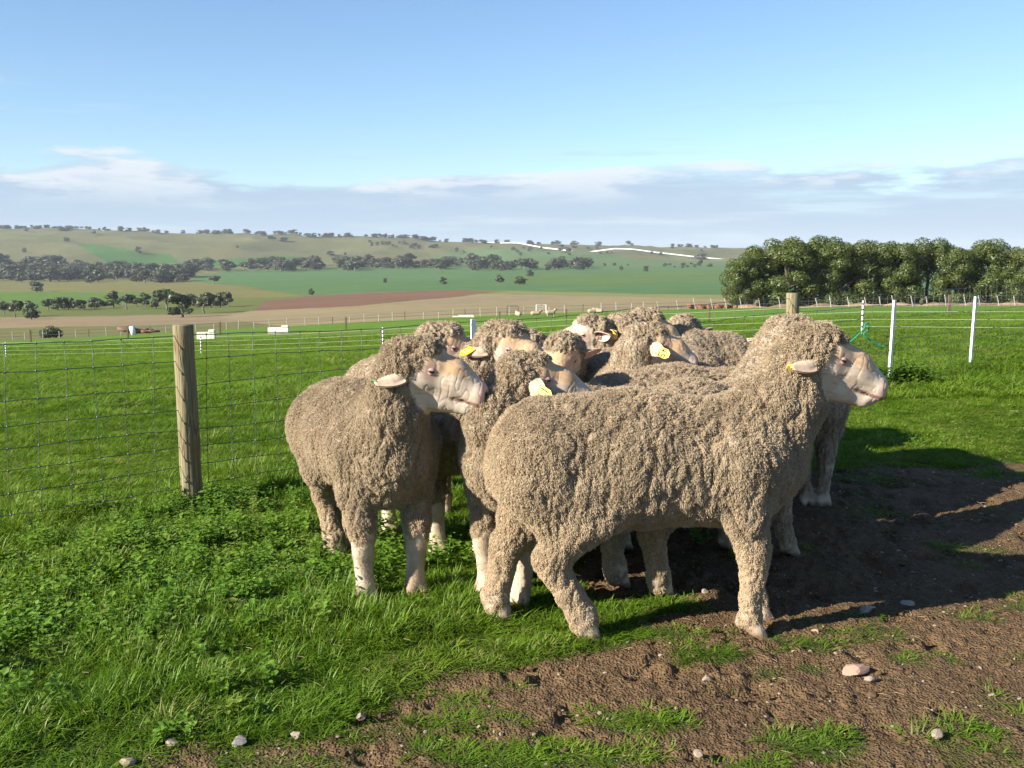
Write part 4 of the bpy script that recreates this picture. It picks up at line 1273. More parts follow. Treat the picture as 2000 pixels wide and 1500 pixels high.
# ------------------------------------------------------------------ trees
def foliage_material(name, a, b, c, k=.25):
    m = Mat(name); P = m.coord('Object'); n = m.noise(P, .9, 3, .6); r = m.attr('rnd')
    oi = m.n('ShaderNodeObjectInfo').outputs['Random']
    col = m.mix(m.rng(n, .3, .7), a, b)
    col = m.mix(m.math('MULTIPLY', r, .55), col, c)
    col = m.mix(m.math('MULTIPLY', oi, .35), col, m.mix(1.0, col, (.72, .74, .80), 'MULTIPLY'))
    return m.leaf(col, None, k, .5, .03)
M_PINE = foliage_material('pine_needles', (.054, .084, .014), (.080, .112, .020), (.105, .130, .027), .28)
M_GUM = foliage_material('gum_leaves', (.042, .052, .028), (.062, .070, .040), (.092, .092, .062), .2)
M_GUMG = foliage_material('green_gum_leaves', (.034, .056, .018), (.055, .078, .026), (.085, .095, .045), .2)
M_BARK = simple_mat('bark', (.085, .062, .048), .9, .3, 6, .5, .03, stretch=(1, 1, .2))
M_GUMBARK = simple_mat('gum_bark', (.15, .125, .105), .9, .3, 4, .4, .03, stretch=(1, 1, .2))
def leaf_cloud(rg, lobes, n, size, droop=0.0, inner=.35):
    """leaf-sized faces spread through round lobes: (cx, cy, cz, rx, ry, rz)"""
    L = np.array(lobes); w = (L[:, 3] * L[:, 4] + L[:, 4] * L[:, 5]); pick = rg.choice(len(L), n, p=w / w.sum())
    d = rg.normal(size=(n, 3)); d /= np.linalg.norm(d, axis=1)[:, None]
    rad = np.where(rg.random(n) < inner, rg.random(n) ** .5, rg.uniform(.82, 1.06, n))
    q = L[pick]; c = q[:, :3] + d * rad[:, None] * q[:, 3:6]
    nrm = d + rg.normal(0, .32, (n, 3)); nrm /= np.linalg.norm(nrm, axis=1)[:, None]
    t = np.cross(nrm, rg.normal(size=(n, 3))); t /= np.linalg.norm(t, axis=1)[:, None]
    b = np.cross(nrm, t)
    s = size * rg.uniform(.6, 1.35, n)[:, None]
    V = np.stack([c - t * s - b * s * .35, c + b * s * .6 - t * s * .1, c + t * s + b * s * .2, c - b * s * .65 + t * s * .15], 1).reshape(-1, 3)
    F = np.arange(4 * n).reshape(-1, 4)
    rnd = np.repeat(rg.random(n), 4)
    return V, F, rnd
def crown_mesh(name, rg, lobes, n, size, mat, inner=.35):
    V, F, r = leaf_cloud(rg, lobes, n, size, 0, inner)
    return np_mesh(name, V, F, False, {'rnd': r}, [mat])
def trunk_mesh(name, rg, h, r, limbs, mat, top=.8, seg=8):
    b = MB(); pts = [Vector((0, 0, -.4))]; n = 7
    for i in range(1, n + 1):
        t = i / n; pts.append(Vector((rg.normal() * r * .5, rg.normal() * r * .5, h * top * t)))
    b.tube(pts, [r * (1.15 - .8 * i / n) for i in range(n + 1)], seg)
    for e in limbs:
        k = min(n - 1, max(1, int(n * rg.uniform(.3, .85)))); s = pts[k]; e = Vector(e[:3])
        m = s.lerp(e, .5) + Vector((rg.normal() * .1, rg.normal() * .1, -abs(rg.normal()) * .1 * h * .1))
        b.tube([s, m, s.lerp(e, .95)], [r * .42, r * .3, r * .12], 5)
    return b.mesh(name, [mat], True)
def pine_variant(seed):
    rg = np.random.default_rng(seed); lobes = []
    h = 9.0
    for i in range(34):
        z = h * (.05 + .91 * (i / 33) ** .9); prof = 3.3 * (1 - abs((z / h - .50) / .66) ** 2.6) + .3
        a = rg.uniform(0, 2 * math.pi); q = prof * rg.uniform(.35, .78)
        r = rg.uniform(.75, 1.25)
        lobes.append((q * math.cos(a), q * math.sin(a), z - .2, r, r, r * rg.uniform(.8, 1.25)))
    lobes.append((0, 0, h * .88, 1.3, 1.3, 1.0))
    rgl = [lobes[i] for i in range(4, 34, 3)]
    return crown_mesh('crown', rg, lobes, 19000, .110, M_PINE, .15), trunk_mesh('trunk', rg, h, .20, rgl, M_BARK, .92)
PINES = [pine_variant(s) for s in (1, 2, 3, 4)]
# column, distance, height as a row of the photograph, width factor
ROW = [(1447, 139, 500, .82, 'small round pine at the left end of the row'), (1483, 141, 484, .95, 'second pine from the left end of the row'), (1533, 140, 464, 1.05, 'tall pine with the highest crown, third from the left end'),
       (1587, 142, 466, .95, 'fourth pine from the left end of the row'), (1640, 140, 468, 1.05, 'fifth pine from the left, behind the wooden fence post'), (1697, 142, 473, 1.0, 'sixth pine from the left, above the head of the foremost ram'),
       (1752, 141, 472, .95, 'seventh pine from the left, above the left white steel post'), (1808, 142, 470, 1.0, 'eighth pine from the left, between the two white steel posts'),
       (1868, 140, 481, .98, 'ninth pine from the left, lower than its neighbours'), (1930, 141, 472, 1.1, 'tenth pine from the left, above the right white steel post'), (1993, 138, 483, .95, 'pine cut by the right edge of the picture'), (2055, 139, 478, 1.0, ''), (2120, 140, 474, 1.0, '')]
rt = np.random.default_rng(77)
for i, (px, Y, py, wf, lab) in enumerate(ROW):
    if not lab: continue
    p = ground_pt(px, Y); hgt = (at(px, py, Y).z - p.z); s = hgt / 9.25
    root = empty('pine_tree', p, rt.uniform(0, 6.28)); root.scale = (s * wf * 1.28, s * wf * 1.28, s)
    tag(root, lab, 'tree', 'row of pines at the right')
    cr, tr = PINES[i % 4]
    obj('crown', cr, root); obj('trunk', tr, root)
# the earth bank and scrub under the pines
bk = MB(); pts = [ground_pt(x, 134 + 1.5 * math.sin(x * .02)) for x in range(1440, 2140, 20)]
bk.tube([p + Vector((0, 0, -.25)) for p in pts], [.55 + .25 * math.sin(i * 1.7) for i in range(len(pts))], 9)
tag(obj('earth_bank', bk.mesh('earth_bank', [simple_mat('bank_soil', (.20, .14, .085), .95, .3, 1.5, .5, .1)], True)), kind='structure')

def gum_variant(seed, mat, leaf=.42, n=900, wide=1.0, low=False):
    rg = np.random.default_rng(seed); lobes = []
    if low:
        for i in range(9):
            a = rg.uniform(0, 6.28); q = rg.uniform(.3, 1) * 2.8; lobes.append((q * math.cos(a), q * math.sin(a), rg.uniform(.6, 2.6), 1.4, 1.4, 1.3))
    for i in range(rg.integers(6, 10)):
        a = rg.uniform(0, 6.28); q = rg.uniform(.2, 1.0) * 2.6 * wide
        lobes.append((q * math.cos(a), q * math.sin(a), rg.uniform(3.0, 6.2), rg.uniform(1.1, 1.9), rg.uniform(1.1, 1.9), rg.uniform(.8, 1.3)))
    lobes.append((0, 0, 5.2, 1.8, 1.8, 1.5))
    if seed % 4 != 1:
        for i in range(6):
            a = rg.uniform(0, 6.28); lobes.append((2 * math.cos(a), 2 * math.sin(a), 1.9, 1.3, 1.3, 1.2))
    return crown_mesh('crown', rg, lobes, n, leaf, mat, .3), trunk_mesh('trunk', rg, 5.5, .26, lobes[:5], M_GUMBARK, .85, 6)
GUMS = [gum_variant(s, M_GUM if s % 4 else M_GUMG) for s in range(1, 9)]
SCRUB = [gum_variant(s, M_GUM, .55, 700, 1.0, True) for s in (31, 32, 33)]
GUMSG = [gum_variant(s + 20, M_GUMG, .40, 1200, .9) for s in range(3)]
def plant_tree(p, h, lab, group, var, wf=1.0, name='gum_tree', parts=True):
    cr, tr = var; s = h / 7.2
    root = empty(name, p, rt.uniform(0, 6.28)); root.scale = (s * wf, s * wf, s)
    tag(root, lab, 'tree', group)
    obj('crown', cr, root); obj('trunk', tr, root)
    return root
def px_h(p, npx): return npx * (p.y) / FPX
# single trees one can point to: column, row of the foot, height in pixels, width factor, label
LONE = [(72, 571, 23, 1.2, 'broad dark tree alone in the pasture at the far left'), (418, 556, 17, 1.5, 'spreading tree alone at the left end of the green crop'), (608, 577, 15, .8, 'small round tree at the edge of the ploughed field'),
        (752, 553, 10, .8, 'tiny tree alone in the green crop, left of the others'), (865, 556, 15, 1.2, 'dark tree in the green crop left of a pair'), (975, 558, 21, .9, 'taller tree of a pair in the middle of the crop'),
        (1015, 556, 17, 1.6, 'spreading right-hand tree of a pair in the crop'), (1035, 540, 14, 1.3, 'tree just behind the pair in the crop'), (1370, 508, 14, 2.0, 'wide tree standing above the pipeline near the pines'), (1369, 519, 13, 1.0, 'tree below the pipeline close to the pines'),
        (1213, 528, 10, .9, 'small tree at the far edge of the crop, left one'), (1261, 531, 12, 1.0, 'small tree at the far edge of the crop, right one'), (270, 495, 14, 1.0, 'lone dark tree on the green patch of the hillside'),
        (184, 459, 8, 1.4, 'small tree on the brow of the left hill'), (48, 494, 11, .9, 'small tree low on the left hillside'), (130, 472, 9, 1.5, 'bush like tree at the corner of the green hillside patch'), (52, 453, 8, 1.2, 'small tree high on the left hillside'),
        (463, 487, 7, 1.0, 'small tree on the bare middle hillside'), (530, 469, 9, 2.4, 'low clump of trees in a gully of the hillside'), (555, 473, 9, 2.4, 'low clump of trees in a gully, right of another'), (645, 500, 9, 2.2, 'clump at the foot of the middle hill'), (674, 500, 7, 1.0, 'single tree at the foot of the middle hill')]
for i, (px, py, n, wf, lab) in enumerate(LONE):
    p = on_ground(px, py); plant_tree(p, px_h(p, n), lab, 'single trees in the valley', GUMS[(i * 3 + 1) % 8], wf)
# near row of bushy trees at the left: built one by one
NEAR = [(8, 614, 26), (30, 620, 36), (58, 618, 30), (62, 624, 24), (95, 606, 24), (113, 606, 25), (133, 605, 26), (152, 606, 22), (163, 605, 20), (185, 603, 24), (200, 604, 18), (222, 600, 32), (247, 605, 30), (268, 600, 20), (285, 598, 26), (305, 603, 28),
        (325, 604, 42), (356, 620, 48), (372, 600, 26), (398, 612, 40), (412, 601, 30), (430, 600, 30), (446, 600, 32)]
for i, (px, py, n) in enumerate(NEAR):
    p = on_ground(px, py); plant_tree(p, px_h(p, n), 'bushy tree in the dark row below the left pasture' if px != 356 else 'tallest tree with bare trunk in front of the dark row, left', 'dark row of trees at the left', GUMSG[i % 3] if i % 3 else GUMS[i % 8], rt.uniform(.9, 1.3))
def belt(spots, label, group, hpx):
    for px, py in spots:
        p = on_ground(px, py); plant_tree(p, px_h(p, rt.uniform(*hpx)), label, group, GUMS[rt.integers(0, 8)], rt.uniform(1.1, 1.9))
# belt along the foot of the hills, thickest at the left
spots = []
for i in range(138):
    t = rt.random(); px = rt.uniform(-20, 370); top = np.interp(px, [0, 120, 250, 370], [512, 520, 528, 534]); spots.append((px, rt.uniform(top + 6, 553 - max(0, px - 330) * .05)))
belt(sorted(spots, key=lambda q: q[1]), 'gum tree in the thick wood at the foot of the left hills', 'wood at the left', (15, 28))
spots = [(px, np.interp(px, [340, 450, 600, 800, 1000, 1145], [533, 529, 527, 524, 526, 525]) + rt.uniform(-7, 4)) for px in np.concatenate([rt.uniform(335, 800, 66), rt.uniform(800, 905, 10), rt.uniform(905, 1000, 14), rt.uniform(990, 1040, 5), rt.uniform(1060, 1148, 14)])]
belt(spots, 'gum tree in the belt running along the foot of the hills', 'belt of trees across the valley', (13, 24))
# on the hill tops, and scattered over the right-hand slope
ridge = []
for a, b_, n in ((10, 75, 16), (80, 250, 30), (250, 500, 26), (500, 540, 4), (540, 690, 24), (690, 900, 30), (900, 1060, 20), (1060, 1450, 16)):
    for px in rt.uniform(a, b_, n):
        d = ray(px, 505); Ys = np.linspace(2300, 3700, 200); X_ = d[0] / d[1] * Ys; hz = height(X_, Ys); ang = (hz - CAM_H) / Ys; k = int(np.argmax(ang))
        ridge.append(Vector((X_[k], Ys[k] + rt.uniform(-25, 10), 0)))
for p in ridge:
    p.z = float(height(p.x, p.y)); plant_tree(p, rt.uniform(5, 13), 'small dark tree on the skyline of the hills', 'trees along the hill tops', (SCRUB + GUMS)[rt.integers(0, 7)], rt.uniform(1.2, 2.4), 'ridge_tree')
spots = [(rt.uniform(690, 920), 0) for _ in range(26)]
spots = [(px, np.interp(px, [690, 780, 860, 920], [470, 478, 486, 492]) + rt.uniform(-3, 9)) for px, _ in spots] + [(rt.uniform(920, 1420), rt.uniform(484, 500)) for _ in range(30)] + [(rt.uniform(1180, 1420), rt.uniform(518, 524)) for _ in range(14)]
for px, py in spots:
    p = on_ground(px, py); plant_tree(p, px_h(p, rt.uniform(4, 8)), 'small tree scattered over the right-hand hillside', 'scattered hillside trees', GUMS[rt.integers(0, 8)], rt.uniform(1.0, 2.0), 'ridge_tree')
# the round bush in the left field
p = ground_pt(97, 137)
bq = tag(empty('bush', p), 'round olive bush behind the boundary fence at the left', 'bush')
rg = np.random.default_rng(5)
obj('crown', crown_mesh('crown', rg, [(rg.uniform(-1, 1), rg.uniform(-.6, .6), rg.uniform(.4, 1.1), .75, .75, .6) for _ in range(9)], 1800, .11, M_GUMG), bq)
obj('trunk', trunk_mesh('trunk', rg, 1.0, .07, [(.5, 0, .8), (-.5, 0, .8)], M_BARK), bq)

# ------------------------------------------------------------------ grass: tufts of real blades spread over the ground
def grass_material(name, a, b, c, dry):
    m = Mat(name); r = m.attr('rnd'); t = m.attr('up')
    oi = m.n('ShaderNodeObjectInfo').outputs['Random']
    loc = m.n('ShaderNodeObjectInfo').outputs['Location']
    big = m.noise(loc, .55, 3, .6)
    col = m.mix(r, a, b)
    col = m.mix(m.rng(big, .35, .7), col, c)
    col = m.mix(m.math('MULTIPLY', m.rng(oi, .80, 1.0), .8), col, dry)
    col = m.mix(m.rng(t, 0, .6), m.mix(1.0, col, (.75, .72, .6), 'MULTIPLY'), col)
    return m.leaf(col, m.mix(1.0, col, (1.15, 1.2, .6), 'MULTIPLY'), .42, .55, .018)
M_GRASS = grass_material('grass_blades', (.066, .148, .006), (.134, .245, .013), (.158, .250, .018), (.26, .26, .08))
M_WEED = grass_material('weed_leaves', (.082, .185, .016), (.150, .270, .032), (.145, .245, .026), (.20, .24, .05))
def blade(V, F, R, U, x, y, ang, lean, ln, w, rnd, n=3, curl=1.0):
    b = len(V); dx, dy = math.cos(ang), math.sin(ang); px, py = -dy, dx
    cx, cy, cz = x, y, 0.0; el = math.pi / 2 - lean * .4
    for i in range(n + 1):
        t = i / n; ww = w * (1 - t) ** .6 if i < n else 0
        if i < n:
            V.append((cx - px * ww, cy - py * ww, cz)); V.append((cx + px * ww, cy + py * ww, cz)); R += [rnd, rnd]; U += [t, t]
        else:
            V.append((cx, cy, cz)); R.append(rnd); U.append(1.0)
        st = ln / n; cx += dx * math.cos(el) * st; cy += dy * math.cos(el) * st; cz += math.sin(el) * st
        el -= lean * curl / n * 1.3
    for i in range(n - 1): F.append((b + 2 * i, b + 2 * i + 1, b + 2 * i + 3, b + 2 * i + 2))
    F.append((b + 2 * n - 2, b + 2 * n - 1, b + 2 * n))
def tuft(seed, nb, spread, lmin, lmax, w, lean):
    rg = random.Random(seed); V, F, R, U = [], [], [], []
    for i in range(nb):
        a = rg.uniform(0, 6.283); q = spread * math.sqrt(rg.random()); x, y = q * math.cos(a), q * math.sin(a)
        blade(V, F, R, U, x, y, a + rg.uniform(-.9, .9), rg.uniform(.55, lean), rg.uniform(lmin, lmax), w * rg.uniform(.6, 1.3), rg.random())
    me = bpy.data.meshes.new('tuft'); me.from_pydata(V, [], F); me.materials.append(M_GRASS)
    for k, a in (('rnd', R), ('up', U)):
        at_ = me.attributes.new(k, 'FLOAT', 'POINT'); at_.data.foreach_set('value', np.array(a, np.float32))
    me.polygons.foreach_set('use_smooth', [True] * len(F)); me.update()
    return me
def weed(seed, ns, h, leaf):
    """leafy stems of a broad-leaved weed"""
    rg = random.Random(seed); V, F, R, U = [], [], [], []
    for s in range(ns):
        a = rg.uniform(0, 6.283); q = .05 * math.sqrt(rg.random()); x, y = q * math.cos(a), q * math.sin(a); hh = h * rg.uniform(.5, 1.1); la = rg.uniform(0, .45); ld = rg.uniform(0, 6.283)
        nl = rg.randint(5, 8)
        for i in range(nl):
            t = (i + .6) / nl; z = hh * t; cx = x + math.cos(ld) * la * z; cy = y + math.sin(ld) * la * z
            an = i * 2.4 + rg.uniform(-.5, .5); L = leaf * rg.uniform(.6, 1.2) * (1.1 - .45 * t); W = L * .40; tilt = rg.uniform(-.2, .7)
            dx, dy, dz = math.cos(an) * math.cos(tilt), math.sin(an) * math.cos(tilt), math.sin(tilt); px, py = -math.sin(an), math.cos(an)
            b = len(V); r = rg.random()
            P = [(0, 0, 0), (.35, W, .10), (.35, -W, .10), (.75, W * .8, .06), (.75, -W * .8, .06), (1.05, 0, -.12), (.4, 0, .0), (.8, 0, -.03)]
            for (u, v, w_) in P: V.append((cx + dx * L * u + px * v, cy + dy * L * u + py * v, z + dz * L * u + w_ * L)); R.append(r); U.append(.3 + .7 * t)
            F += [(b, b + 6, b + 1), (b, b + 2, b + 6), (b + 6, b + 7, b + 3, b + 1), (b + 2, b + 4, b + 7, b + 6), (b + 7, b + 5, b + 3), (b + 4, b + 5, b + 7)]
        bb = len(V)
        blade(V, F, R, U, x, y, ld, la, hh, .0018, .4, 2, .3)
    me = bpy.data.meshes.new('weed'); me.from_pydata(V, [], F); me.materials.append(M_WEED)
    for k, a in (('rnd', R), ('up', U)):
        at_ = me.attributes.new(k, 'FLOAT', 'POINT'); at_.data.foreach_set('value', np.array(a, np.float32))
    me.update()
    return me
def scatter(name, label, meshes, P, rz, tilt, sc, idx):
    """one object that sets the tufts on its points"""
    src = bpy.data.collections.new(name + '_tufts')
    for i, me in enumerate(meshes):
        o = bpy.data.objects.new('%s_tuft_%02d' % (name, i), me); src.objects.link(o)
    me = bpy.data.meshes.new(name); me.vertices.add(len(P)); me.vertices.foreach_set('co', np.asarray(P, np.float32).ravel())
    rot = np.stack([tilt[0], tilt[1], rz], 1).astype(np.float32)
    a = me.attributes.new('rot', 'FLOAT_VECTOR', 'POINT'); a.data.foreach_set('vector', rot.ravel())
    a = me.attributes.new('scl', 'FLOAT_VECTOR', 'POINT'); a.data.foreach_set('vector', np.asarray(sc, np.float32).ravel())
    a = me.attributes.new('idx', 'INT', 'POINT'); a.data.foreach_set('value', np.asarray(idx, np.int32))
    o = obj(name, me); tag(o, label, None, None, 'stuff')
    g = bpy.data.node_groups.new(name + '_scatter', 'GeometryNodeTree')
    g.interface.new_socket('Geometry', in_out='INPUT', socket_type='NodeSocketGeometry'); g.interface.new_socket('Geometry', in_out='OUTPUT', socket_type='NodeSocketGeometry')
    N = g.nodes.new; gi = N('NodeGroupInput'); go = N('NodeGroupOutput'); ip = N('GeometryNodeInstanceOnPoints'); ci = N('GeometryNodeCollectionInfo')
    ci.inputs[0].default_value = src; ci.inputs['Separate Children'].default_value = True; ci.inputs['Reset Children'].default_value = True
    ip.inputs['Pick Instance'].default_value = True
    def na(nm, ty):
        n = N('GeometryNodeInputNamedAttribute'); n.data_type = ty; n.inputs['Name'].default_value = nm; return n.outputs['Attribute']
    L = g.links.new
    L(gi.outputs[0], ip.inputs['Points']); L(ci.outputs[0], ip.inputs['Instance']); L(na('idx', 'INT'), ip.inputs['Instance Index'])
    er = N('FunctionNodeEulerToRotation'); L(na('rot', 'FLOAT_VECTOR'), er.inputs[0]); L(er.outputs[0], ip.inputs['Rotation'])
    L(na('scl', 'FLOAT_VECTOR'), ip.inputs['Scale']); L(ip.outputs[0], go.inputs[0])
    md = o.modifiers.new('scatter', 'NODES'); md.node_group = g
    return o
TUFTS = [tuft(10 + i, 28, .05, .04, .105, .0025, 2.3) for i in range(5)] + [tuft(30 + i, 34, .06, .03, .06, .0022, 2.2) for i in range(4)] + [tuft(50 + i, 30, .16, .09, .20, .0050, 1.5) for i in range(3)]
def wedge(rg, n, y0, y1, half=.58):
    """points spread evenly over the part of the ground the picture shows"""
    Y = np.sqrt(rg.uniform(y0 * y0, y1 * y1, n)); return (rg.uniform(-half, half, n)) * Y, Y
rg = np.random.default_rng(12)
X, Y = wedge(rg, 60000, 2.2, 9.5)
C = cover(X, Y); edge = np.ones(len(X))
wz = flat_pt(300, 1130); wpatch = sstep(1.2, .5, np.hypot((X - wz[0]) * .8, (Y - wz[1]) * 1.15)) * sstep(-.3, .2, n2(X, Y, 2.2, 3, 28))
keepm = rg.random(len(X)) < C * np.where(Y > 6.5, .85, 1.0) * (1 - .55 * wpatch)
X, Y, C = X[keepm], Y[keepm], C[keepm]
lush = sstep(-.25, .35, n2(X, Y, .8, 3, 15))
pa = np.array(flat_pt(560, 1310)); pb = np.array(flat_pt(900, 1280))
short = np.maximum(sstep(1.25, .1, np.hypot((X - flat_pt(420, 1450)[0]) * .8, Y - flat_pt(420, 1450)[1]) - .1), 0)
dsoil = np.ones(len(X))
for a, b_ in ((.12, 0), (-.12, 0), (0, .12), (0, -.12), (.25, -.2), (.2, .2), (-.2, .2), (0, -.35)):
    dsoil = np.minimum(dsoil, 1 - inside(SOIL, X + a, Y + b_).astype(float) * .75)
right = sstep(.6, 1.6, X) * sstep(4.6, 5.4, Y)
isoil = inside(SOIL, X, Y)
hgt = (.50 + .60 * lush) * np.where(dsoil < 1, .62, 1.0) * (1 - .45 * right) * np.where(isoil, .55, 1.0)
hgt *= rg.uniform(.75, 1.25, len(X)) * (1 - .25 * short) * (.62 + .75 * sstep(-.35, .4, n2(X, Y, 4.2, 3, 44)))
lowm = (dsoil < 1) | isoil | (right > .4)
idx = np.where(lowm & (rg.random(len(X)) < .75), rg.integers(5, 9, len(X)), rg.integers(0, 5, len(X)))
Pn = np.stack([X, Y, height(X, Y) + fbm(np.stack([X, Y, X * 0], 1) * 1.7, 3, 3) * .022 * sstep(9, 6.5, np.hypot(X, Y)) - .004], 1)
w_ = np.stack([rg.uniform(.8, 1.2, len(X)) * np.where(isoil, .8, 1), rg.uniform(.8, 1.2, len(X)), hgt], 1)
X2, Y2 = wedge(rg, 260000, 9.3, 62, .58)
d2 = rg.random(len(X2)) < np.clip(15 / Y2, .2, 1) * sstep(64, 26, Y2); X2, Y2 = X2[d2], Y2[d2]
k2 = (.55 + .5 * sstep(-.3, .4, n2(X2, Y2, .35, 3, 19))) * rg.uniform(.7, 1.2, len(X2))
P2 = np.stack([X2, Y2, height(X2, Y2) - .01], 1)
g2 = 1 + .7 * sstep(20, 55, Y2); w2 = np.stack([rg.uniform(.8, 1.3, len(X2)) * g2] * 2 + [k2 * .46 * g2], 1)
P_ = np.concatenate([Pn, P2]); S_ = np.concatenate([w_, w2]); I_ = np.concatenate([idx, rg.integers(9, 12, len(X2))])
n = len(P_)
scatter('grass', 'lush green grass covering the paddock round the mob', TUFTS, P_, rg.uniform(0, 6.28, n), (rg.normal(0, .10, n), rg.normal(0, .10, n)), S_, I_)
# broad-leaved weeds: along the fence foot and in the lush corner at the left
WEEDS = [weed(70 + i, 6, .13, .032) for i in range(4)] + [weed(80 + i, 7, .06, .034) for i in range(3)]
X, Y = wedge(rg, 60000, 2.4, 12)
C = cover(X, Y)
q = np.array([X - FA.x, Y - FA.y]); nrm = np.array([-FD.y, FD.x]); df = q[0] * nrm[0] + q[1] * nrm[1]
dens = sstep(.55, .1, np.abs(df + .1)) * .9
zx, zy = flat_pt(300, 1130); dens = np.maximum(dens, sstep(1.35, .5, np.hypot((X - zx) * .8, (Y - zy) * 1.15)) * .95)
zx, zy = flat_pt(60, 1230); dens = np.maximum(dens, sstep(.9, .2, np.hypot((X - zx), (Y - zy))) * .7)
dens = np.maximum(dens, sstep(.15, .5, n2(X, Y, 1.1, 3, 27)) * .22) * sstep(-.35, .15, n2(X, Y, 2.2, 3, 28))
m_ = (rg.random(len(X)) < dens * np.where(inside(SOIL, X, Y), .04, 1) * .55)
X, Y = X[m_], Y[m_]; n = len(X)
sc = rg.uniform(.6, 1.25, n)[:, None] * np.ones((1, 3)) * np.where(X > 1.2, .8, 1.0)[:, None]
Pw = np.stack([X, Y, height(X, Y) + fbm(np.stack([X, Y, X * 0], 1) * 1.7, 3, 3) * .022 * sstep(9, 6.5, np.hypot(X, Y)) - .004], 1)
scatter('weeds', 'broad leaved green weeds among the grass and along the fence', WEEDS, Pw, rg.uniform(0, 6.28, n), (rg.normal(0, .1, n), rg.normal(0, .1, n)), sc, rg.integers(0, 7, n))
# the bushy weed at the foot of the white steel post
p = ground_pt(1745, 10.3)
root = tag(empty('weed_clump', p), 'bushy dark green weed at the foot of the left white steel post', 'plant')
V = []; F = []
def weed_big(seed):
    me = weed(seed, 26, .17, .045); return me
for k in range(5):
    obj('leafy_stems', weed_big(200 + k), root, (rg.normal(0, .14), rg.normal(0, .06), 0), (0, 0, k), 1.35)

# ------------------------------------------------------------------ stones
STONES = [(1668, 1314, .052, .034, .38, M_PINK, 'flat pinkish stone lying alone on the bare soil'), (1691, 1194, .050, .03, .5, M_GREYST, 'grey stone in the shadow edge right of the front hoof'),
          (466, 1455, .024, .020, .7, M_GREYST, 'pale angular stone at the lower left soil edge'), (580, 1441, .020, .016, .6, M_STONE, 'cream stone at the soil edge, right of the pale angular one'),
          (336, 1458, .026, .020, .6, M_STONE, 'tan stone half hidden in grass at the lower left'), (250, 1494, .024, .020, .6, M_STONE, 'stone at the lower left corner of the soil'),
          (1377, 1160, .017, .016, .8, M_STONE, 'small round pale stone in the shadow under the foremost ram'), (1846, 741, .05, .035, .5, M_STONE, 'white stone in the grass below the white steel posts'),
          (1592, 1240, .018, .016, .7, M_PINK, 'small pink stone right of the front hoof'), (1698, 1331, .020, .016, .6, M_STONE, 'small stone just below the flat pinkish stone'),
          (1380, 1330, .022, .018, .6, M_STONE, 'cream stone on the soil below the foremost ram'), (1365, 1478, .020, .016, .5, M_STONE, 'small cream stone near the bottom edge'), (977, 1256, .016, .02, .5, M_STONE, 'pale chip in the grass beside the hind hoof'),
          (1772, 1182, .028, .02, .6, M_GREYST, 'grey stone at the shadow edge, farther right'), (705, 1405, .018, .016, .7, M_STONE, 'white pebble at the grass edge left of centre'), (1830, 1440, .022, .02, .7, M_STONE, 'cream stone low on the right of the soil')]
for i, (px, py, rx, ry, fl, mat, lab) in enumerate(STONES):
    x, y = flat_pt(px, py)
    if y > 8: g = on_ground(px, py); x, y = g.x, g.y
    o = obj('stone', rock_mesh(300 + i, mat, 1.0, fl), None, (x, y, float(height(x, y)) + .010), (0, 0, i * .7 if i else .1), (rx, ry, (rx + ry) / 2))
    tag(o, lab, 'stone')
PB = [rock_mesh(400 + i, M_STONE, 1.0, .65, 1) for i in range(5)]
X, Y = wedge(rg, 2600, 2.3, 6.5)
m_ = inside(SOIL, X, Y) & (rg.random(len(X)) < .75); X, Y = X[m_], Y[m_]; n = len(X)
sz = np.abs(rg.normal(0, .0030, n)) + .0016
scatter('pebbles', 'small pale pebbles and straw chips on the bare soil', PB, np.stack([X, Y, height(X, Y) + .002 + fbm(np.stack([X, Y, X * 0], 1) * 1.7, 3, 3) * .022], 1), rg.uniform(0, 6.28, n), (rg.normal(0, .3, n), rg.normal(0, .3, n)), np.stack([sz * 1.4, sz, sz], 1), rg.integers(0, 5, n))

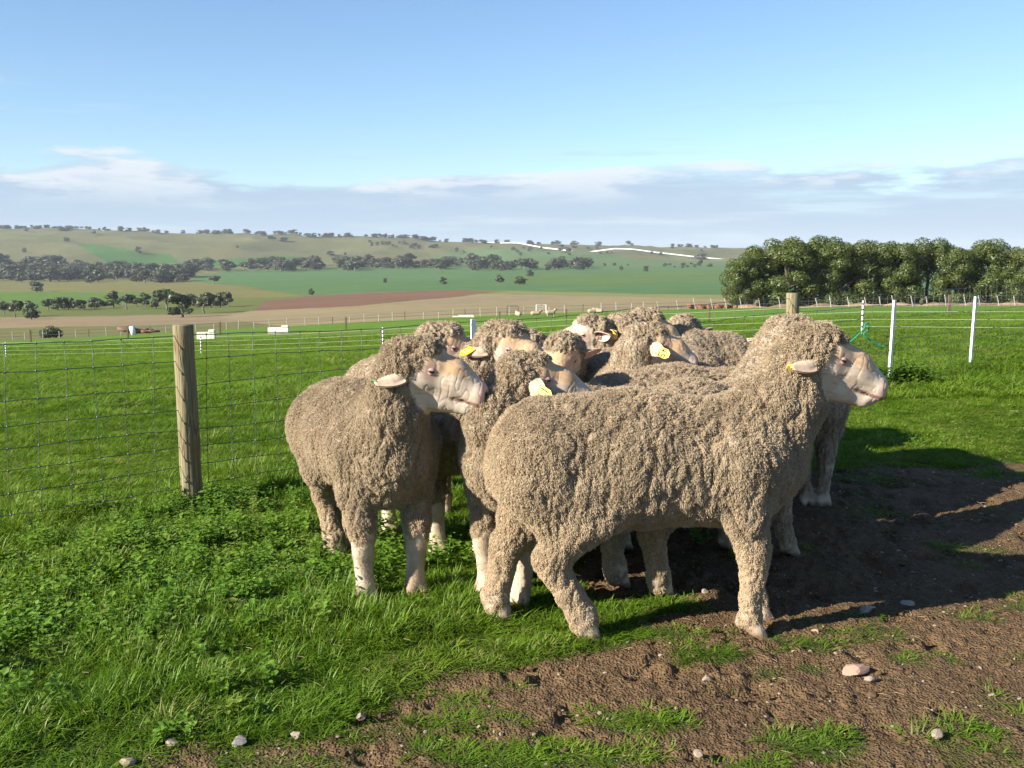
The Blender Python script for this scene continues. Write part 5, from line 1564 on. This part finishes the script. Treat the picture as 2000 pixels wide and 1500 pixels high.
# crumbs and clods of trodden earth
M_CLOD = simple_mat('soil_clod', (.115, .072, .038), .95, .35, 60, .6, .004, spec=.1)
CL = [rock_mesh(500 + i, M_CLOD, 1.0, .75, 1) for i in range(6)]
X, Y = wedge(rg, 16000, 2.2, 6.6)
m_ = inside(SOIL, X + n2(X, Y, 5, 2, 81) * .06, Y) & (rg.random(len(X)) < .25 + .75 * sstep(-.1, .4, n2(X, Y, 2.6, 3, 82))); X, Y = X[m_], Y[m_]; n = len(X)
sz = np.abs(rg.normal(0, .0052, n)) + .0022
scatter('clods', 'small brown clods and crumbs of earth on the bare soil', CL, np.stack([X, Y, height(X, Y) + .001 + fbm(np.stack([X, Y, X * 0], 1) * 1.7, 3, 3) * .022], 1), rg.uniform(0, 6.28, n), (rg.normal(0, .4, n), rg.normal(0, .4, n)), np.stack([sz * rg.uniform(.8, 1.5, n), sz, sz * rg.uniform(.6, 1.1, n)], 1), rg.integers(0, 6, n))
# straw and dead stalks lying about
def straw_mesh(seed):
    r_ = random.Random(seed); b_ = MB(); p_ = Vector((0, 0, 0)); a_ = r_.uniform(-.3, .3)
    q_ = [p_, Vector((.5, .1 * a_, .05)), Vector((1.0, a_ * .4, .02))]; b_.tube(q_, .02, 4)
    return b_.mesh('straw', [M_STRAW])
M_STRAW = simple_mat('straw', (.34, .265, .14), .8, .25, 20, 0, .001)
ST = [straw_mesh(600 + i) for i in range(4)]
X, Y = wedge(rg, 2000, 2.2, 8); n = len(X); sz = rg.uniform(.010, .034, n)
scatter('straw', 'pale dry straw lying on soil and grass', ST, np.stack([X, Y, height(X, Y) + np.where(inside(SOIL, X, Y), .008, .035) + fbm(np.stack([X, Y, X * 0], 1) * 1.7, 3, 3) * .022], 1), rg.uniform(0, 6.28, n), (rg.normal(0, .2, n), rg.normal(0, .2, n)), np.stack([sz] * 3, 1), rg.integers(0, 4, n))

# ------------------------------------------------------------------ the air between here and the hills
hz_m = bpy.data.materials.new('haze_air'); hz_m.use_nodes = True; t_ = hz_m.node_tree; t_.nodes.clear()
v_ = t_.nodes.new('ShaderNodeVolumePrincipled'); v_.inputs['Color'].default_value = (.80, .89, 1.0, 1); v_.inputs['Density'].default_value = .00006; v_.inputs['Anisotropy'].default_value = 0.0
t_.links.new(v_.outputs[0], t_.nodes.new('ShaderNodeOutputMaterial').inputs['Volume'])
b = MB(); b.box((0, 0, 57), (9500, 9500, 98)); hz = obj('haze', b.mesh('haze', [hz_m])); tag(hz, None, None, None, 'stuff')
